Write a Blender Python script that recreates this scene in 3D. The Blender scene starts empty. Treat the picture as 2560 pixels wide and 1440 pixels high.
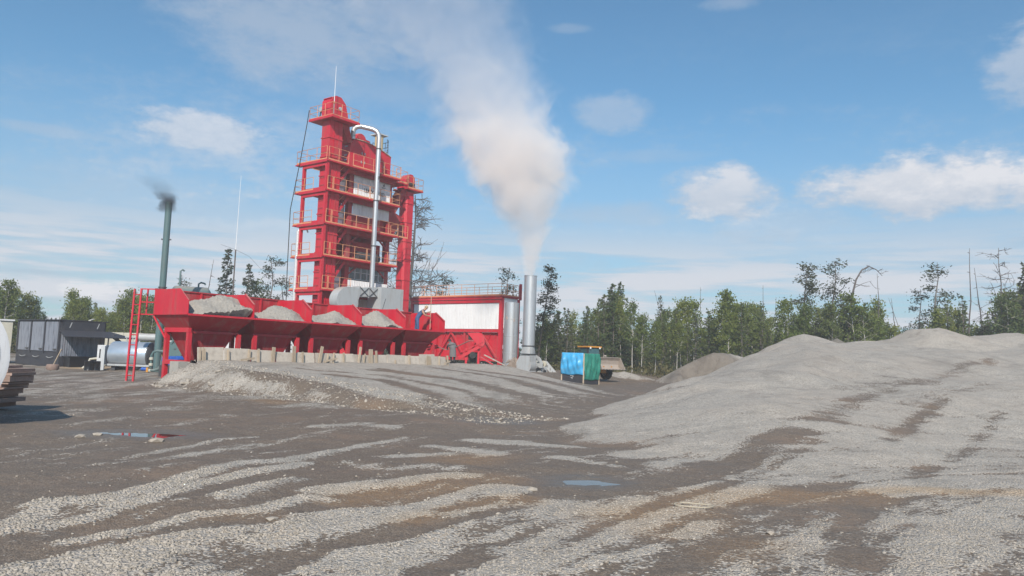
import bpy, math, random
import numpy as np
from mathutils import Vector, Matrix

# ------------------------------------------------------------------ camera, sky, sun, exposure
sc = bpy.context.scene
FPX, EYE = 1900.0, 1.75                      # focal length in photo pixels (2560 wide), eye height in metres
PITCH, ROLL = math.atan(170 / FPX), math.radians(1.99)
_f = np.array([0, math.cos(PITCH), math.sin(PITCH)])
_r0 = np.array([1.0, 0, 0]); _u0 = np.cross(_r0, _f)
_r = _r0 * math.cos(ROLL) + _u0 * math.sin(ROLL)
_u = -_r0 * math.sin(ROLL) + _u0 * math.cos(ROLL)
CAMP = np.array([0, 0, EYE])
cam = bpy.data.cameras.new('camera'); camo = bpy.data.objects.new('camera', cam)
sc.collection.objects.link(camo)
cam.sensor_width = 36; cam.lens = 36 * FPX / 2560; cam.clip_start = 0.1; cam.clip_end = 5000
camo.matrix_world = Matrix(((_r[0], _u[0], -_f[0], 0), (_r[1], _u[1], -_f[1], 0), (_r[2], _u[2], -_f[2], EYE), (0, 0, 0, 1)))
sc.camera = camo

def ray(px, py): return _f + _r * ((px - 1280) / FPX) - _u * ((py - 720) / FPX)
def at(px, py, y):                            # point seen at a photo pixel, y metres ahead
    d = ray(px, py); return CAMP + d * (y / d[1])
def flat(px, py, z=0.0):
    d = ray(px, py); return CAMP + d * ((z - EYE) / d[2])

SUN_EL = math.radians(38); SUN_AZ = math.atan2(-0.04, -0.999)       # azimuth clockwise from +Y
sund = Vector((math.sin(SUN_AZ) * math.cos(SUN_EL), math.cos(SUN_AZ) * math.cos(SUN_EL), math.sin(SUN_EL)))
sl = bpy.data.lights.new('sun', 'SUN'); sl.energy = 4.6; sl.angle = math.radians(0.53); sl.color = (1.0, 0.92, 0.82)
so = bpy.data.objects.new('sun', sl); sc.collection.objects.link(so)
so.rotation_euler = sund.to_track_quat('Z', 'Y').to_euler(); so.location = sund * 200

sc.view_settings.view_transform = 'Standard'; sc.view_settings.look = 'None'
sc.view_settings.exposure = 0.2; sc.view_settings.gamma = 1.0; sc.view_settings.use_curve_mapping = False
sc.render.engine = 'CYCLES'
cy = sc.cycles
cy.use_denoising = True
try: cy.denoiser = 'OPENIMAGEDENOISE'; cy.denoising_input_passes = 'RGB_ALBEDO_NORMAL'
except Exception: pass
cy.max_bounces = 9; cy.diffuse_bounces = 2; cy.glossy_bounces = 3; cy.transparent_max_bounces = 8
cy.volume_bounces = 8; cy.volume_max_steps = 256; cy.caustics_reflective = False; cy.caustics_refractive = False
cy.sample_clamp_indirect = 8

# ------------------------------------------------------------------ node helper
class N:
    def __init__(s, tree): s.t = tree; s.n = tree.nodes; s.l = tree.links
    def new(s, typ, **kw):
        n = s.n.new(typ)
        for k, v in kw.items(): setattr(n, k, v)
        return n
    def put(s, sock, v):
        if v is None: return
        if isinstance(v, bpy.types.NodeSocket): s.l.new(v, sock)
        elif isinstance(v, bpy.types.Node): s.l.new(v.outputs[0], sock)
        else: sock.default_value = v
    def m(s, op, a, b=None, c=None, clamp=False):
        n = s.new('ShaderNodeMath', operation=op); n.use_clamp = clamp
        for i, v in enumerate((a, b, c)): s.put(n.inputs[i], v)
        return n.outputs[0]
    def vm(s, op, a, b=None):
        n = s.new('ShaderNodeVectorMath', operation=op)
        s.put(n.inputs[0], a); s.put(n.inputs[1], b)
        return n.outputs[0]
    def mix(s, f, a, b, blend='MIX'):
        n = s.new('ShaderNodeMix', data_type='RGBA', blend_type=blend)
        s.put(n.inputs[0], f); s.put(n.inputs[6], a); s.put(n.inputs[7], b)
        return n.outputs[2]
    def noise(s, vec, scale, detail=4, rough=0.55, dist=0.0):
        n = s.new('ShaderNodeTexNoise'); s.put(n.inputs['Vector'], vec)
        n.inputs['Scale'].default_value = scale; n.inputs['Detail'].default_value = detail
        n.inputs['Roughness'].default_value = rough; n.inputs['Distortion'].default_value = dist
        return n.outputs[0]
    def voro(s, vec, scale, out='Distance', feat='F1'):
        n = s.new('ShaderNodeTexVoronoi', feature=feat); s.put(n.inputs['Vector'], vec)
        n.inputs['Scale'].default_value = scale
        return n.outputs[out]
    def sm(s, v, a, b, lo=0.0, hi=1.0):
        n = s.new('ShaderNodeMapRange', interpolation_type='SMOOTHSTEP')
        s.put(n.inputs[0], v)
        for i, q in enumerate((a, b, lo, hi)): n.inputs[i + 1].default_value = q
        return n.outputs[0]
    def mapping(s, vec, scale=(1, 1, 1), rot=(0, 0, 0), loc=(0, 0, 0)):
        n = s.new('ShaderNodeMapping'); s.put(n.inputs[0], vec)
        n.inputs['Location'].default_value = loc; n.inputs['Rotation'].default_value = rot; n.inputs['Scale'].default_value = scale
        return n.outputs[0]
    def comb(s, x, y, z):
        n = s.new('ShaderNodeCombineXYZ')
        for i, v in enumerate((x, y, z)): s.put(n.inputs[i], v)
        return n.outputs[0]

# ------------------------------------------------------------------ world: Nishita sky with clouds by direction
world = bpy.data.worlds.new('World'); sc.world = world; world.use_nodes = True
w = N(world.node_tree); w.n.clear()
SKY = 0.10
sky = w.new('ShaderNodeTexSky', sky_type='NISHITA', sun_disc=False)
sky.sun_elevation = SUN_EL; sky.sun_rotation = SUN_AZ % (2 * math.pi)
sky.altitude = 200; sky.air_density = 1.0; sky.dust_density = 0.6; sky.ozone_density = 2.2
skyc = w.mix(1.0, sky.outputs[0], (0.60, 1.06, 1.17, 1), 'MULTIPLY')
gen = w.new('ShaderNodeTexCoord').outputs['Generated']
sep = w.new('ShaderNodeSeparateXYZ'); w.put(sep.inputs[0], gen)
az = w.m('ARCTAN2', sep.outputs[0], sep.outputs[1]); el = w.m('ARCSINE', sep.outputs[2])
dirv = w.comb(w.m('MULTIPLY', az, 1.0), w.m('MULTIPLY', el, 2.0), 0.3)
n_big = w.noise(dirv, 13, 5, 0.6)
n_fin = w.noise(dirv, 45, 4, 0.65)
pl = w.m('ADD', w.m('ABSOLUTE', sep.outputs[2]), 0.10)
plane = w.comb(w.m('DIVIDE', sep.outputs[0], pl), w.m('MULTIPLY', w.m('DIVIDE', sep.outputs[1], pl), 1.0), 0.0)
n_lay = w.noise(w.mapping(plane, (0.55, 1.0, 1), (0, 0, 0.25)), 1.05, 5, 0.55)
n_str = w.noise(w.comb(w.m('MULTIPLY', az, 5.0), w.m('MULTIPLY', el, 62.0), 1.7), 1.0, 4, 0.6)
nd = w.m('ADD', w.m('MULTIPLY', w.m('SUBTRACT', n_big, 0.5), 3.0), w.m('MULTIPLY', w.m('SUBTRACT', n_fin, 0.5), 1.8))
dens = None; lit = None
def d_azel(px, py):
    d = ray(px, py); d = d / np.linalg.norm(d); return math.atan2(d[0], d[1]), math.asin(d[2])
BLOBS = [(740, 80, 300, 130, .62, .05), (525, 338, 175, 62, .72, .3), (2330, 478, 285, 92, .97, .5), (1805, 500, 150, 82, .9, .5),
         (1535, 288, 105, 55, .42, .3), (2575, 160, 95, 90, .6, .3), (1880, 615, 190, 52, .6, .2), (70, 705, 170, 55, .72, .2),
         (275, 738, 90, 38, .96, .6), (1560, 545, 220, 42, .5, .0), (1980, 560, 260, 50, .45, 0.), (330, 480, 300, 60, .35, 0.), (470, 560, 320, 110, .42, .0), (2250, 640, 420, 60, .55, .0),
         (880, 215, 300, 60, .3, .0), (60, 560, 240, 60, .4, .0), (150, 330, 130, 14, .4, 0.), (1620, 390, 160, 18, .25, 0.),
         (1430, 72, 60, 12, .28, .0), (1825, 8, 70, 18, .35, .0), (1100, 640, 500, 55, .4, 0.)]
pvec = w.comb(az, el, 0.0); ndb = w.m('MULTIPLY_ADD', nd, 0.75, 1.22); nds = w.m('MULTIPLY', nd, 0.4)
for (bx, by, rx, ry, st, fb) in BLOBS:
    a0, e0 = d_azel(bx, by); ra, re = rx / FPX, ry / FPX
    mv = w.new('ShaderNodeVectorMath', operation='MULTIPLY_ADD'); w.put(mv.inputs[0], pvec)
    mv.inputs[1].default_value = (1 / ra, 1 / re, 0); mv.inputs[2].default_value = (-a0 / ra, -e0 / re, 0)
    dp = w.new('ShaderNodeVectorMath', operation='DOT_PRODUCT'); w.l.new(mv.outputs[0], dp.inputs[0]); w.l.new(mv.outputs[0], dp.inputs[1])
    v = w.m('SUBTRACT', ndb, dp.outputs['Value'])
    if fb > .25:                                             # flatter, greyer undersides
        sy = w.new('ShaderNodeSeparateXYZ'); w.l.new(mv.outputs[0], sy.inputs[0])
        v = w.m('MULTIPLY_ADD', w.m('MINIMUM', sy.outputs[1], 0.0), fb * 1.2, v)
        b = w.sm(v, -0.1, 1.0, 0.0, st)
        shade = w.m('MULTIPLY', b, w.m('MULTIPLY_ADD', w.m('ADD', sy.outputs[1], nds), 0.6, 0.5, clamp=True))
        lit = shade if lit is None else w.m('MAXIMUM', lit, shade)
    else: b = w.sm(v, -0.3, 1.4, 0.0, st)
    dens = b if dens is None else w.m('MAXIMUM', dens, b)
# thin layer thickening towards the horizon, all the way round
band = w.sm(el, 0.215, 0.10)
lay = w.m('MULTIPLY', w.m('MULTIPLY', band, w.sm(w.m('ADD', w.m('MULTIPLY', n_lay, .55), w.m('MULTIPLY', n_str, .6)), 0.42, 0.62)), 0.95)
wisps = w.m('MULTIPLY', w.m('MULTIPLY', w.sm(w.m('ADD', n_lay, w.m('MULTIPLY', w.m('SUBTRACT', n_fin, .5), .35)), 0.46, 0.70), w.sm(el, 0.46, 0.14)), 0.6)
dens = w.m('MAXIMUM', dens, w.m('MAXIMUM', lay, wisps))
ccol = w.mix(w.m('MINIMUM', w.m('ADD', w.m('MULTIPLY', lit, 0.9), w.m('MAXIMUM', w.m('MULTIPLY', lay, 0.72), wisps)), 1.0), (0.40, 0.47, 0.57, 1), (0.72, 0.72, 0.75, 1))
ccol = w.vm('MULTIPLY', ccol, (1 / SKY, 1 / SKY, 1 / SKY))
haze_f = w.sm(el, 0.34, 0.03, 0.0, 0.6)
hcol = (0.37 / SKY, 0.44 / SKY, 0.53 / SKY, 1)
final = w.mix(dens, w.mix(haze_f, skyc, hcol), ccol)
bg = w.new('ShaderNodeBackground'); w.put(bg.inputs[0], final); bg.inputs[1].default_value = SKY
wo = w.new('ShaderNodeOutputWorld'); w.l.new(bg.outputs[0], wo.inputs[0])
try: world.cycles.sampling_method = 'MANUAL'; world.cycles.sample_map_resolution = 512
except Exception: pass

# ------------------------------------------------------------------ materials
MATS = {}
def mat(name, col, rough=0.6, metal=0.0, var=0.15, scale=3.0, dirt=None, dirt_amt=0.0, bump=0.0, bscale=20.0, spec=0.5, streak=False, coord='Object', rnd=0.0):
    if name in MATS: return MATS[name]
    m = bpy.data.materials.new(name); m.use_nodes = True
    g = N(m.node_tree); bs = g.n['Principled BSDF']
    tc = g.new('ShaderNodeTexCoord').outputs[coord]
    n1 = g.noise(tc, scale, 5, 0.6)
    c = g.mix(n1, tuple(max(0, x * (1 - var)) for x in col) + (1,), tuple(min(1, x * (1 + var)) for x in col) + (1,))
    if rnd:
        oi = g.new('ShaderNodeObjectInfo').outputs['Random']
        c = g.mix(1.0, c, g.mix(oi, (1 - rnd, 1 - rnd, 1 - rnd, 1), (1 + rnd * .4, 1 + rnd * .4, 1 + rnd * .4, 1)), 'MULTIPLY')
    if dirt:
        n2 = g.noise(g.mapping(tc, (1, 1, 0.22 if streak else 1)), scale * 1.7, 6, 0.65)
        f = g.m('MULTIPLY', g.sm(n2, 0.45, 0.75), dirt_amt)
        c = g.mix(f, c, tuple(dirt) + (1,))
        r = g.m('ADD', g.m('MULTIPLY', f, 0.35), rough, clamp=True)
        g.put(bs.inputs['Roughness'], r)
    else: bs.inputs['Roughness'].default_value = rough
    if streak:                                               # run-off stains and scuffs
        n3 = g.noise(g.mapping(tc, (7, 7, .5)), 1.0, 5, .7); n4 = g.noise(tc, 14, 4, .7)
        c = g.mix(g.m('MULTIPLY', g.sm(n3, .55, .72), .38), c, (.16, .085, .065, 1)); c = g.mix(g.m('MULTIPLY', g.sm(n4, .60, .72), .25), c, tuple(dirt) + (1,))
        nz_ = g.new('ShaderNodeSeparateXYZ'); g.put(nz_.inputs[0], g.new('ShaderNodeNewGeometry').outputs['Normal'])
        c = g.mix(g.m('MULTIPLY', g.sm(nz_.outputs[2], .5, .95), .6), c, (.36, .31, .26, 1))   # dust settled on ledges
    g.put(bs.inputs['Base Color'], c)
    bs.inputs['Metallic'].default_value = metal
    bs.inputs['Specular IOR Level'].default_value = spec
    if bump:
        b = g.new('ShaderNodeBump'); b.inputs['Strength'].default_value = bump; b.inputs['Distance'].default_value = 0.03
        g.put(b.inputs['Height'], g.noise(tc, bscale, 5, 0.65)); g.l.new(b.outputs[0], bs.inputs['Normal'])
    MATS[name] = m; return m

DUST = (0.30, 0.26, 0.22)
RED = mat('red_paint', (0.54, 0.012, 0.032), 0.45, var=0.2, scale=1.3, dirt=(0.36, 0.085, 0.08), dirt_amt=0.7, streak=True)
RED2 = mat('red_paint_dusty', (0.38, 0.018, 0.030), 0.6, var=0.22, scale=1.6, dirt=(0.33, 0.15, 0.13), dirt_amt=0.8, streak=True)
RAIL = mat('yellow_rail_paint', (0.66, 0.30, 0.15), 0.5, var=0.2, scale=4, dirt=(0.55, 0.30, 0.2), dirt_amt=0.5)
WHITE = mat('white_sheet', (0.78, 0.79, 0.80), 0.45, var=0.04, scale=0.8, dirt=(0.5, 0.48, 0.45), dirt_amt=0.25, streak=True)
GREYSHEET = mat('grey_sheet', (0.50, 0.52, 0.53), 0.45, var=0.06, scale=1.0, dirt=(0.36, 0.34, 0.32), dirt_amt=0.35, streak=True)
SILVER = mat('aluminium_paint', (0.60, 0.61, 0.62), 0.36, metal=0.72, var=0.09, scale=1.2, dirt=(0.36, 0.33, 0.30), dirt_amt=0.4, streak=True)
GREYPAINT = mat('light_grey_paint', (0.40, 0.42, 0.43), 0.45, var=0.08, scale=2, dirt=(0.28, 0.25, 0.22), dirt_amt=0.5, streak=True)
STEEL = mat('dark_steel', (0.10, 0.10, 0.105), 0.55, metal=0.5, var=0.2, scale=4)
BLACK = mat('black_rubber', (0.022, 0.022, 0.024), 0.75, var=0.3, scale=6, dirt=(0.12, 0.1, 0.085), dirt_amt=0.35)
TAR = mat('black_tar', (0.010, 0.010, 0.012), 0.28, var=0.3, scale=3)
GREEN = mat('blue_green_paint', (0.085, 0.150, 0.155), 0.5, var=0.12, scale=2, dirt=(0.12, 0.12, 0.11), dirt_amt=0.4, streak=True)
BLUE = mat('blue_paint', (0.02, 0.10, 0.42), 0.45, var=0.15)
CREAM = mat('cream_paint', (0.62, 0.46, 0.24), 0.5, var=0.12, scale=3)
BOARD = mat('dusty_board', (0.50, 0.445, 0.38), 0.85, var=0.13, scale=2.2, dirt=(0.27, 0.23, 0.19), dirt_amt=0.6, bump=0.25, rnd=0.14)
WOOD = mat('raw_timber', (0.46, 0.37, 0.27), 0.8, var=0.2, scale=5, dirt=(0.24, 0.19, 0.14), dirt_amt=0.5, streak=True, rnd=0.25)
CONC = mat('concrete', (0.36, 0.34, 0.31), 0.9, var=0.15, scale=4, bump=0.4)
GLASS = mat('dark_glass', (0.02, 0.035, 0.04), 0.08, var=0.1, spec=0.8)
TEALGLASS = mat('cab_glass', (0.03, 0.09, 0.10), 0.1, var=0.25, scale=2, spec=0.8)
YELLOW = mat('loader_yellow', (0.58, 0.25, 0.03), 0.5, var=0.15, dirt=DUST, dirt_amt=0.5)
BUCKET = mat('worn_bucket_steel', (0.40, 0.34, 0.29), 0.6, metal=0.25, var=0.2, scale=3, dirt=(0.28, 0.23, 0.19), dirt_amt=0.6)
RUST = mat('rusty_steel', (0.34, 0.24, 0.20), 0.85, var=0.3, scale=7, dirt=(0.25, 0.17, 0.13), dirt_amt=0.6, bump=0.3, rnd=0.3)
BEIGE = mat('beige_paint', (0.52, 0.50, 0.42), 0.5, var=0.08, dirt=DUST, dirt_amt=0.4)
DARKSHEET = mat('weathered_dark_sheet', (0.22, 0.24, 0.285), 0.5, var=0.18, scale=2.5, dirt=(0.035, 0.036, 0.045), dirt_amt=0.8, streak=True)
DARKWALL = mat('tarred_wall_and_bay_shade', (0.034, 0.036, 0.046), 0.6, var=0.3, scale=2, dirt=(0.09, 0.085, 0.085), dirt_amt=0.4)  # tarred shed walls; also the painted shade inside the tower bay
WHITEDIRTY = mat('dirty_white_paint', (0.62, 0.63, 0.65), 0.5, var=0.1, scale=2.0, dirt=(0.33, 0.30, 0.28), dirt_amt=0.55, streak=True)
SKIN = mat('skin', (0.42, 0.22, 0.15), 0.6, var=0.1)
DENIM = mat('blue_work_cloth', (0.055, 0.10, 0.21), 0.85, var=0.25, scale=9)
GREYCLOTH = mat('grey_work_cloth', (0.15, 0.15, 0.155), 0.9, var=0.2, scale=9)
DARKCLOTH = mat('dark_cloth', (0.035, 0.035, 0.04), 0.9, var=0.2, scale=9)
RAG = mat('brown_rag', (0.25, 0.20, 0.165), 0.95, var=0.35, scale=6, bump=0.5, bscale=12)
BARK = mat('grey_bark', (0.14, 0.12, 0.105), 0.9, var=0.3, scale=5)
DEADWOOD = mat('dead_wood', (0.115, 0.10, 0.095), 0.9, var=0.3, scale=4)
BIRCHBARK = mat('birch_bark', (0.52, 0.49, 0.45), 0.8, var=0.2, scale=3, dirt=(0.08, 0.07, 0.06), dirt_amt=0.6)
BLUETARP = mat('blue_tarpaulin', (0.05, 0.36, 0.66), 0.38, var=0.14, scale=2.2, dirt=(0.27, 0.30, 0.32), dirt_amt=0.35)
GREENNET = mat('green_netting', (0.018, 0.20, 0.145), 0.7, var=0.3, scale=3)
BLACKBOARD = mat('black_board', (0.035, 0.035, 0.042), 0.6, var=0.2, scale=2)
SIGNWHITE = mat('white_placard', (0.8, 0.8, 0.8), 0.5, var=0.03)
INK = mat('black_lettering', (0.03, 0.03, 0.045), 0.6, var=0.05)
REDINK = mat('red_emblem', (0.55, 0.03, 0.03), 0.5, var=0.05)
ROPE = mat('pale_rope', (0.45, 0.40, 0.31), 0.9, var=0.15, scale=20)
INSUL = mat('foil_wrap', (0.70, 0.70, 0.70), 0.35, metal=0.4, var=0.25, scale=8, bump=0.8, bscale=9)

def leafmat(name, c1, c2, trans=0.35):
    m = bpy.data.materials.new(name); m.use_nodes = True
    g = N(m.node_tree); g.n.clear()
    tc = g.new('ShaderNodeTexCoord').outputs['Object']
    oi = g.new('ShaderNodeObjectInfo').outputs['Random']
    geo = g.new('ShaderNodeNewGeometry').outputs['Random Per Island']
    f = g.m('ADD', g.m('MULTIPLY', g.noise(tc, 0.9, 3), 0.5), g.m('MULTIPLY', geo, 0.5))
    c = g.mix(f, c1 + (1,), c2 + (1,))
    c = g.mix(1.0, c, g.mix(oi, (0.72, 0.78, 0.80, 1), (1.25, 1.12, 0.95, 1)), 'MULTIPLY')
    d = g.new('ShaderNodeBsdfDiffuse'); g.put(d.inputs[0], c)
    t = g.new('ShaderNodeBsdfTranslucent'); g.put(t.inputs[0], c)
    mx = g.new('ShaderNodeMixShader'); mx.inputs[0].default_value = trans
    g.l.new(d.outputs[0], mx.inputs[1]); g.l.new(t.outputs[0], mx.inputs[2])
    o = g.new('ShaderNodeOutputMaterial'); g.l.new(mx.outputs[0], o.inputs[0])
    return m
LEAF_BIRCH = leafmat('birch_leaves', (0.095, 0.140, 0.038), (0.235, 0.275, 0.085))
LEAF_LARCH = leafmat('larch_needles', (0.065, 0.105, 0.042), (0.160, 0.200, 0.085))
LEAF_DARK = leafmat('dark_needles', (0.036, 0.052, 0.036), (0.090, 0.108, 0.070), 0.2)
LEAF_SCRUB = leafmat('undergrowth_leaves', (0.070, 0.085, 0.040), (0.19, 0.175, 0.10), 0.25)

# ------------------------------------------------------------------ mesh builder
COL = sc.collection
class MB:
    def __init__(s): s.v = []; s.f = []
    def add(s, vs, fs):
        b = len(s.v); s.v += [tuple(map(float, p)) for p in vs]; s.f += [tuple(b + i for i in f) for f in fs]; return s
    def box(s, x0, x1, y0, y1, z0, z1):
        return s.add([(x0, y0, z0), (x1, y0, z0), (x1, y1, z0), (x0, y1, z0), (x0, y0, z1), (x1, y0, z1), (x1, y1, z1), (x0, y1, z1)],
                     [(3, 2, 1, 0), (4, 5, 6, 7), (0, 1, 5, 4), (1, 2, 6, 5), (2, 3, 7, 6), (3, 0, 4, 7)])
    def beam(s, p, q, w_, h_=None, up=(0, 0, 1)):
        h_ = h_ or w_; p, q = Vector(p), Vector(q); d = (q - p).normalized(); upv = Vector(up)
        if abs(d.dot(upv)) > 0.98: upv = Vector((0, 1, 0))
        a = d.cross(upv).normalized() * (w_ / 2); b = a.cross(d).normalized() * (h_ / 2)
        vs = [p - a - b, p + a - b, p + a + b, p - a + b, q - a - b, q + a - b, q + a + b, q - a + b]
        return s.add(vs, [(3, 2, 1, 0), (4, 5, 6, 7), (0, 1, 5, 4), (1, 2, 6, 5), (2, 3, 7, 6), (3, 0, 4, 7)])
    def tube(s, pts, r, n=8, caps=True):
        pts = [Vector(p) for p in pts]; rs = r if isinstance(r, (list, tuple)) else [r] * len(pts)
        rings = []; ref = None
        for i, p in enumerate(pts):
            d = ((pts[min(i + 1, len(pts) - 1)] - pts[max(i - 1, 0)])).normalized()
            if ref is None: ref = Vector((1, 0, 0)) if abs(d.x) < 0.8 else Vector((0, 1, 0))
            a = (ref - d * ref.dot(d)).normalized(); b = d.cross(a); ref = a
            rings.append([p + (a * math.cos(2 * math.pi * k / n) + b * math.sin(2 * math.pi * k / n)) * rs[i] for k in range(n)])
        vs = [v for rg in rings for v in rg]; fs = []
        for i in range(len(pts) - 1):
            for k in range(n):
                k2 = (k + 1) % n; fs.append((i * n + k, i * n + k2, (i + 1) * n + k2, (i + 1) * n + k))
        if caps: fs.append(tuple(range(n - 1, -1, -1))); fs.append(tuple((len(pts) - 1) * n + k for k in range(n)))
        return s.add(vs, fs)
    def prism(s, poly, axis, a0, a1):
        m = len(poly)
        def P(u_, v_, a): return {'x': (a, u_, v_), 'y': (u_, a, v_), 'z': (u_, v_, a)}[axis]
        vs = [P(u_, v_, a0) for u_, v_ in poly] + [P(u_, v_, a1) for u_, v_ in poly]
        fs = [tuple(range(m)), tuple(range(2 * m - 1, m - 1, -1))] + [(i, m + i, m + (i + 1) % m, (i + 1) % m) for i in range(m)]
        return s.add(vs, fs)
    def plate(s, poly, t):
        P = [Vector(p) for p in poly]; nrm = (P[1] - P[0]).cross(P[2] - P[0]).normalized() * (t / 2); m = len(P)
        return s.add([p + nrm for p in P] + [p - nrm for p in P],
                     [tuple(range(m)), tuple(range(2 * m - 1, m - 1, -1))] + [(i, m + i, m + (i + 1) % m, (i + 1) % m) for i in range(m)])
    def loft(s, a, b, caps=True):                        # two loops with the same number of points
        m = len(a); s.add(list(a) + list(b), [(i, (i + 1) % m, m + (i + 1) % m, m + i) for i in range(m)] + ([tuple(range(m - 1, -1, -1)), tuple(range(m, 2 * m))] if caps else []))
        return s
    def lathe(s, prof, n=24, c=(0, 0, 0), axis='z'):
        vs = []; fs = []
        for r, z in prof:
            for k in range(n):
                a = 2 * math.pi * k / n; x, y = r * math.cos(a), r * math.sin(a)
                vs.append({'z': (c[0] + x, c[1] + y, c[2] + z), 'x': (c[0] + z, c[1] + x, c[2] + y), 'y': (c[0] + x, c[1] + z, c[2] + y)}[axis])
        for i in range(len(prof) - 1):
            for k in range(n): k2 = (k + 1) % n; fs.append((i * n + k, i * n + k2, (i + 1) * n + k2, (i + 1) * n + k))
        fs.append(tuple(range(n - 1, -1, -1))); fs.append(tuple((len(prof) - 1) * n + k for k in range(n)))
        return s.add(vs, fs)
    def corrugated(s, y, x0, x1, z0, z1, pitch=0.2, depth=0.035, axis='x', flip=1):
        n = max(2, int(round((x1 - x0) / pitch))); xs = []
        for i in range(n):
            a = x0 + (x1 - x0) * i / n; p = (x1 - x0) / n
            xs += [(a, 0), (a + p * .42, 0), (a + p * .5, 1), (a + p * .92, 1)]
        xs.append((x1, 0)); vs = []
        for z in (z0, z1):
            for x, k in xs:
                o = y - depth * k * flip
                vs.append((x, o, z) if axis == 'x' else (o, x, z))
        m = len(xs)
        for z in (z0, z1):                               # back sheet gives the panel its thickness
            for x in (x0, x1): vs.append((x, y + 0.04 * flip, z) if axis == 'x' else (y + 0.04 * flip, x, z))
        fs = [(i, i + 1, m + i + 1, m + i) for i in range(m - 1)]
        fs += [(2 * m, 2 * m + 1, 2 * m + 3, 2 * m + 2), (0, 2 * m, 2 * m + 2, m), (m - 1, 2 * m - 1, 2 * m + 3, 2 * m + 1)]
        return s.add(vs, fs)
    def build(s, name, material, parent=None, smooth=True):
        me = bpy.data.meshes.new(name); me.from_pydata(s.v, [], s.f)
        if smooth:
            me.polygons.foreach_set('use_smooth', [True] * len(me.polygons)); me.set_sharp_from_angle(angle=math.radians(34))
        if material: me.materials.append(material)
        me.update()
        o = bpy.data.objects.new(name, me); COL.objects.link(o)
        if parent: o.parent = parent
        return o

def tag(o, label, cat, group=None, kind=None):
    if label: o['label'] = label
    if cat: o['category'] = cat
    if group: o['group'] = group
    if kind: o['kind'] = kind
    return o
def thing(name, label, cat, loc=(0, 0, 0), rz=0.0, group=None):
    o = bpy.data.objects.new(name, None); COL.objects.link(o)
    o.empty_display_size = 0.3; o.location = tuple(map(float, loc)); o.rotation_euler = (0, 0, rz)
    return tag(o, label, cat, group)
def copy_tree(o, parent=None):
    c = o.copy(); COL.objects.link(c)
    if parent is not None: c.parent = parent
    for ch in list(o.children): copy_tree(ch, c)
    return c
PHI = math.radians(52.7)                                  # heading of the plant's long axis
UX = np.array([math.cos(PHI), math.sin(PHI)]); VX = np.array([-math.sin(PHI), math.cos(PHI)])
rng = np.random.default_rng(7); random.seed(7)

# ------------------------------------------------------------------ terrain heights (metres, world space)
HO = np.array([-14.01, 33.0])                             # front left corner of the feed bins
def ss(v, a, b): t = np.clip((v - a) / (b - a), 0, 1); return t * t * (3 - 2 * t)
_wr = np.random.default_rng(3)
WAVES = [(_wr.uniform(.25, .9), _wr.uniform(0, 6.28), _wr.uniform(0, 6.28), .016) for _ in range(7)] + \
        [(_wr.uniform(1.2, 3.2), _wr.uniform(0, 6.28), _wr.uniform(0, 6.28), .006) for _ in range(9)] + \
        [(_wr.uniform(4, 9), _wr.uniform(0, 6.28), _wr.uniform(0, 6.28), .0025) for _ in range(9)]
def vnoise(x, y, seed=0):
    xi = np.floor(x).astype(np.int64); yi = np.floor(y).astype(np.int64); fx, fy = x - xi, y - yi
    def hsh(i, j):
        h = (i * 374761393 + j * 668265263 + seed * 974634777) & 0x7fffffff; h = ((h ^ (h >> 13)) * 1274126177) & 0x7fffffff
        return ((h ^ (h >> 16)) & 0xffff) / 65535.0
    u, v = fx * fx * (3 - 2 * fx), fy * fy * (3 - 2 * fy)
    return (hsh(xi, yi) * (1 - u) + hsh(xi + 1, yi) * u) * (1 - v) + (hsh(xi, yi + 1) * (1 - u) + hsh(xi + 1, yi + 1) * u) * v
def fbm(x, y, oct=4, seed=0):
    s, a, t = 0.0, .5, 0.0
    for o in range(oct): s = s + a * vnoise(x * 2 ** o + o * 17.3, y * 2 ** o - o * 9.1, seed + o); t += a; a *= .58
    return s / t
def rough(x, y):
    z = 0 * x
    for k, th, ph, a in WAVES: z = z + a * np.sin(k * (x * math.cos(th) + y * math.sin(th)) + ph + 0.6 * np.sin(0.37 * k * (y * math.cos(th) - x * math.sin(th))))
    return z
def smin(a, b, k):
    h = np.clip(0.5 + 0.5 * (b - a) / k, 0, 1); return b * (1 - h) + a * h - k * h * (1 - h)
FOOT_Y = [0, 15.5, 26, 37.8, 48, 54, 62]; FOOT_X = [.5, .5, 3.0, 6.8, 11, 14, 18]
def plant(x, y):
    return (x - HO[0]) * UX[0] + (y - HO[1]) * UX[1], (x - HO[0]) * VX[0] + (y - HO[1]) * VX[1]
def h_ramp(x, y):
    a, b = plant(x, y)
    H = 1.10 * np.clip(1 + (b + .4) / np.interp(a, [6, 14, 19, 23, 30], [17.5, 15.5, 10, 4.6, 4]), 0, 1.02) * (1 - ss(a, 21, 29))
    sh = 4.2 * ss(a, 16.3, 17.2); H = H * (1 - ss(b, -0.38 + sh, -0.22 + sh * 1.25))
    fl = np.clip((a + 1.7 + .35 * np.sin(b * .9) + .2 * np.sin(b * 2.3 + 1)) * .62, 0, 9)
    return np.maximum(smin(H, fl, .25), 0) * (a > -2.6)
def h_back(x, y):
    a, b = plant(x, y)
    return .58 * ss(a, 5, 16) * ss(b, -1.8, 3.2) * (1 - ss(y, 72, 84))
LUMPS = [(2005, 47.5, .55, 1.9), (2062, 50, .35, 1.2), (2140, 49, .45, 1.4), (2200, 50, .62, 2.0), (2262, 48, .25, 1.3), (2350, 47, .98, 2.9), (2420, 50, .5, 1.6), (2480, 49, .70, 2.6), (2545, 47, .42, 2.6), (2640, 45, .35, 3.5), (1930, 45, .2, 1.6)]
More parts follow.
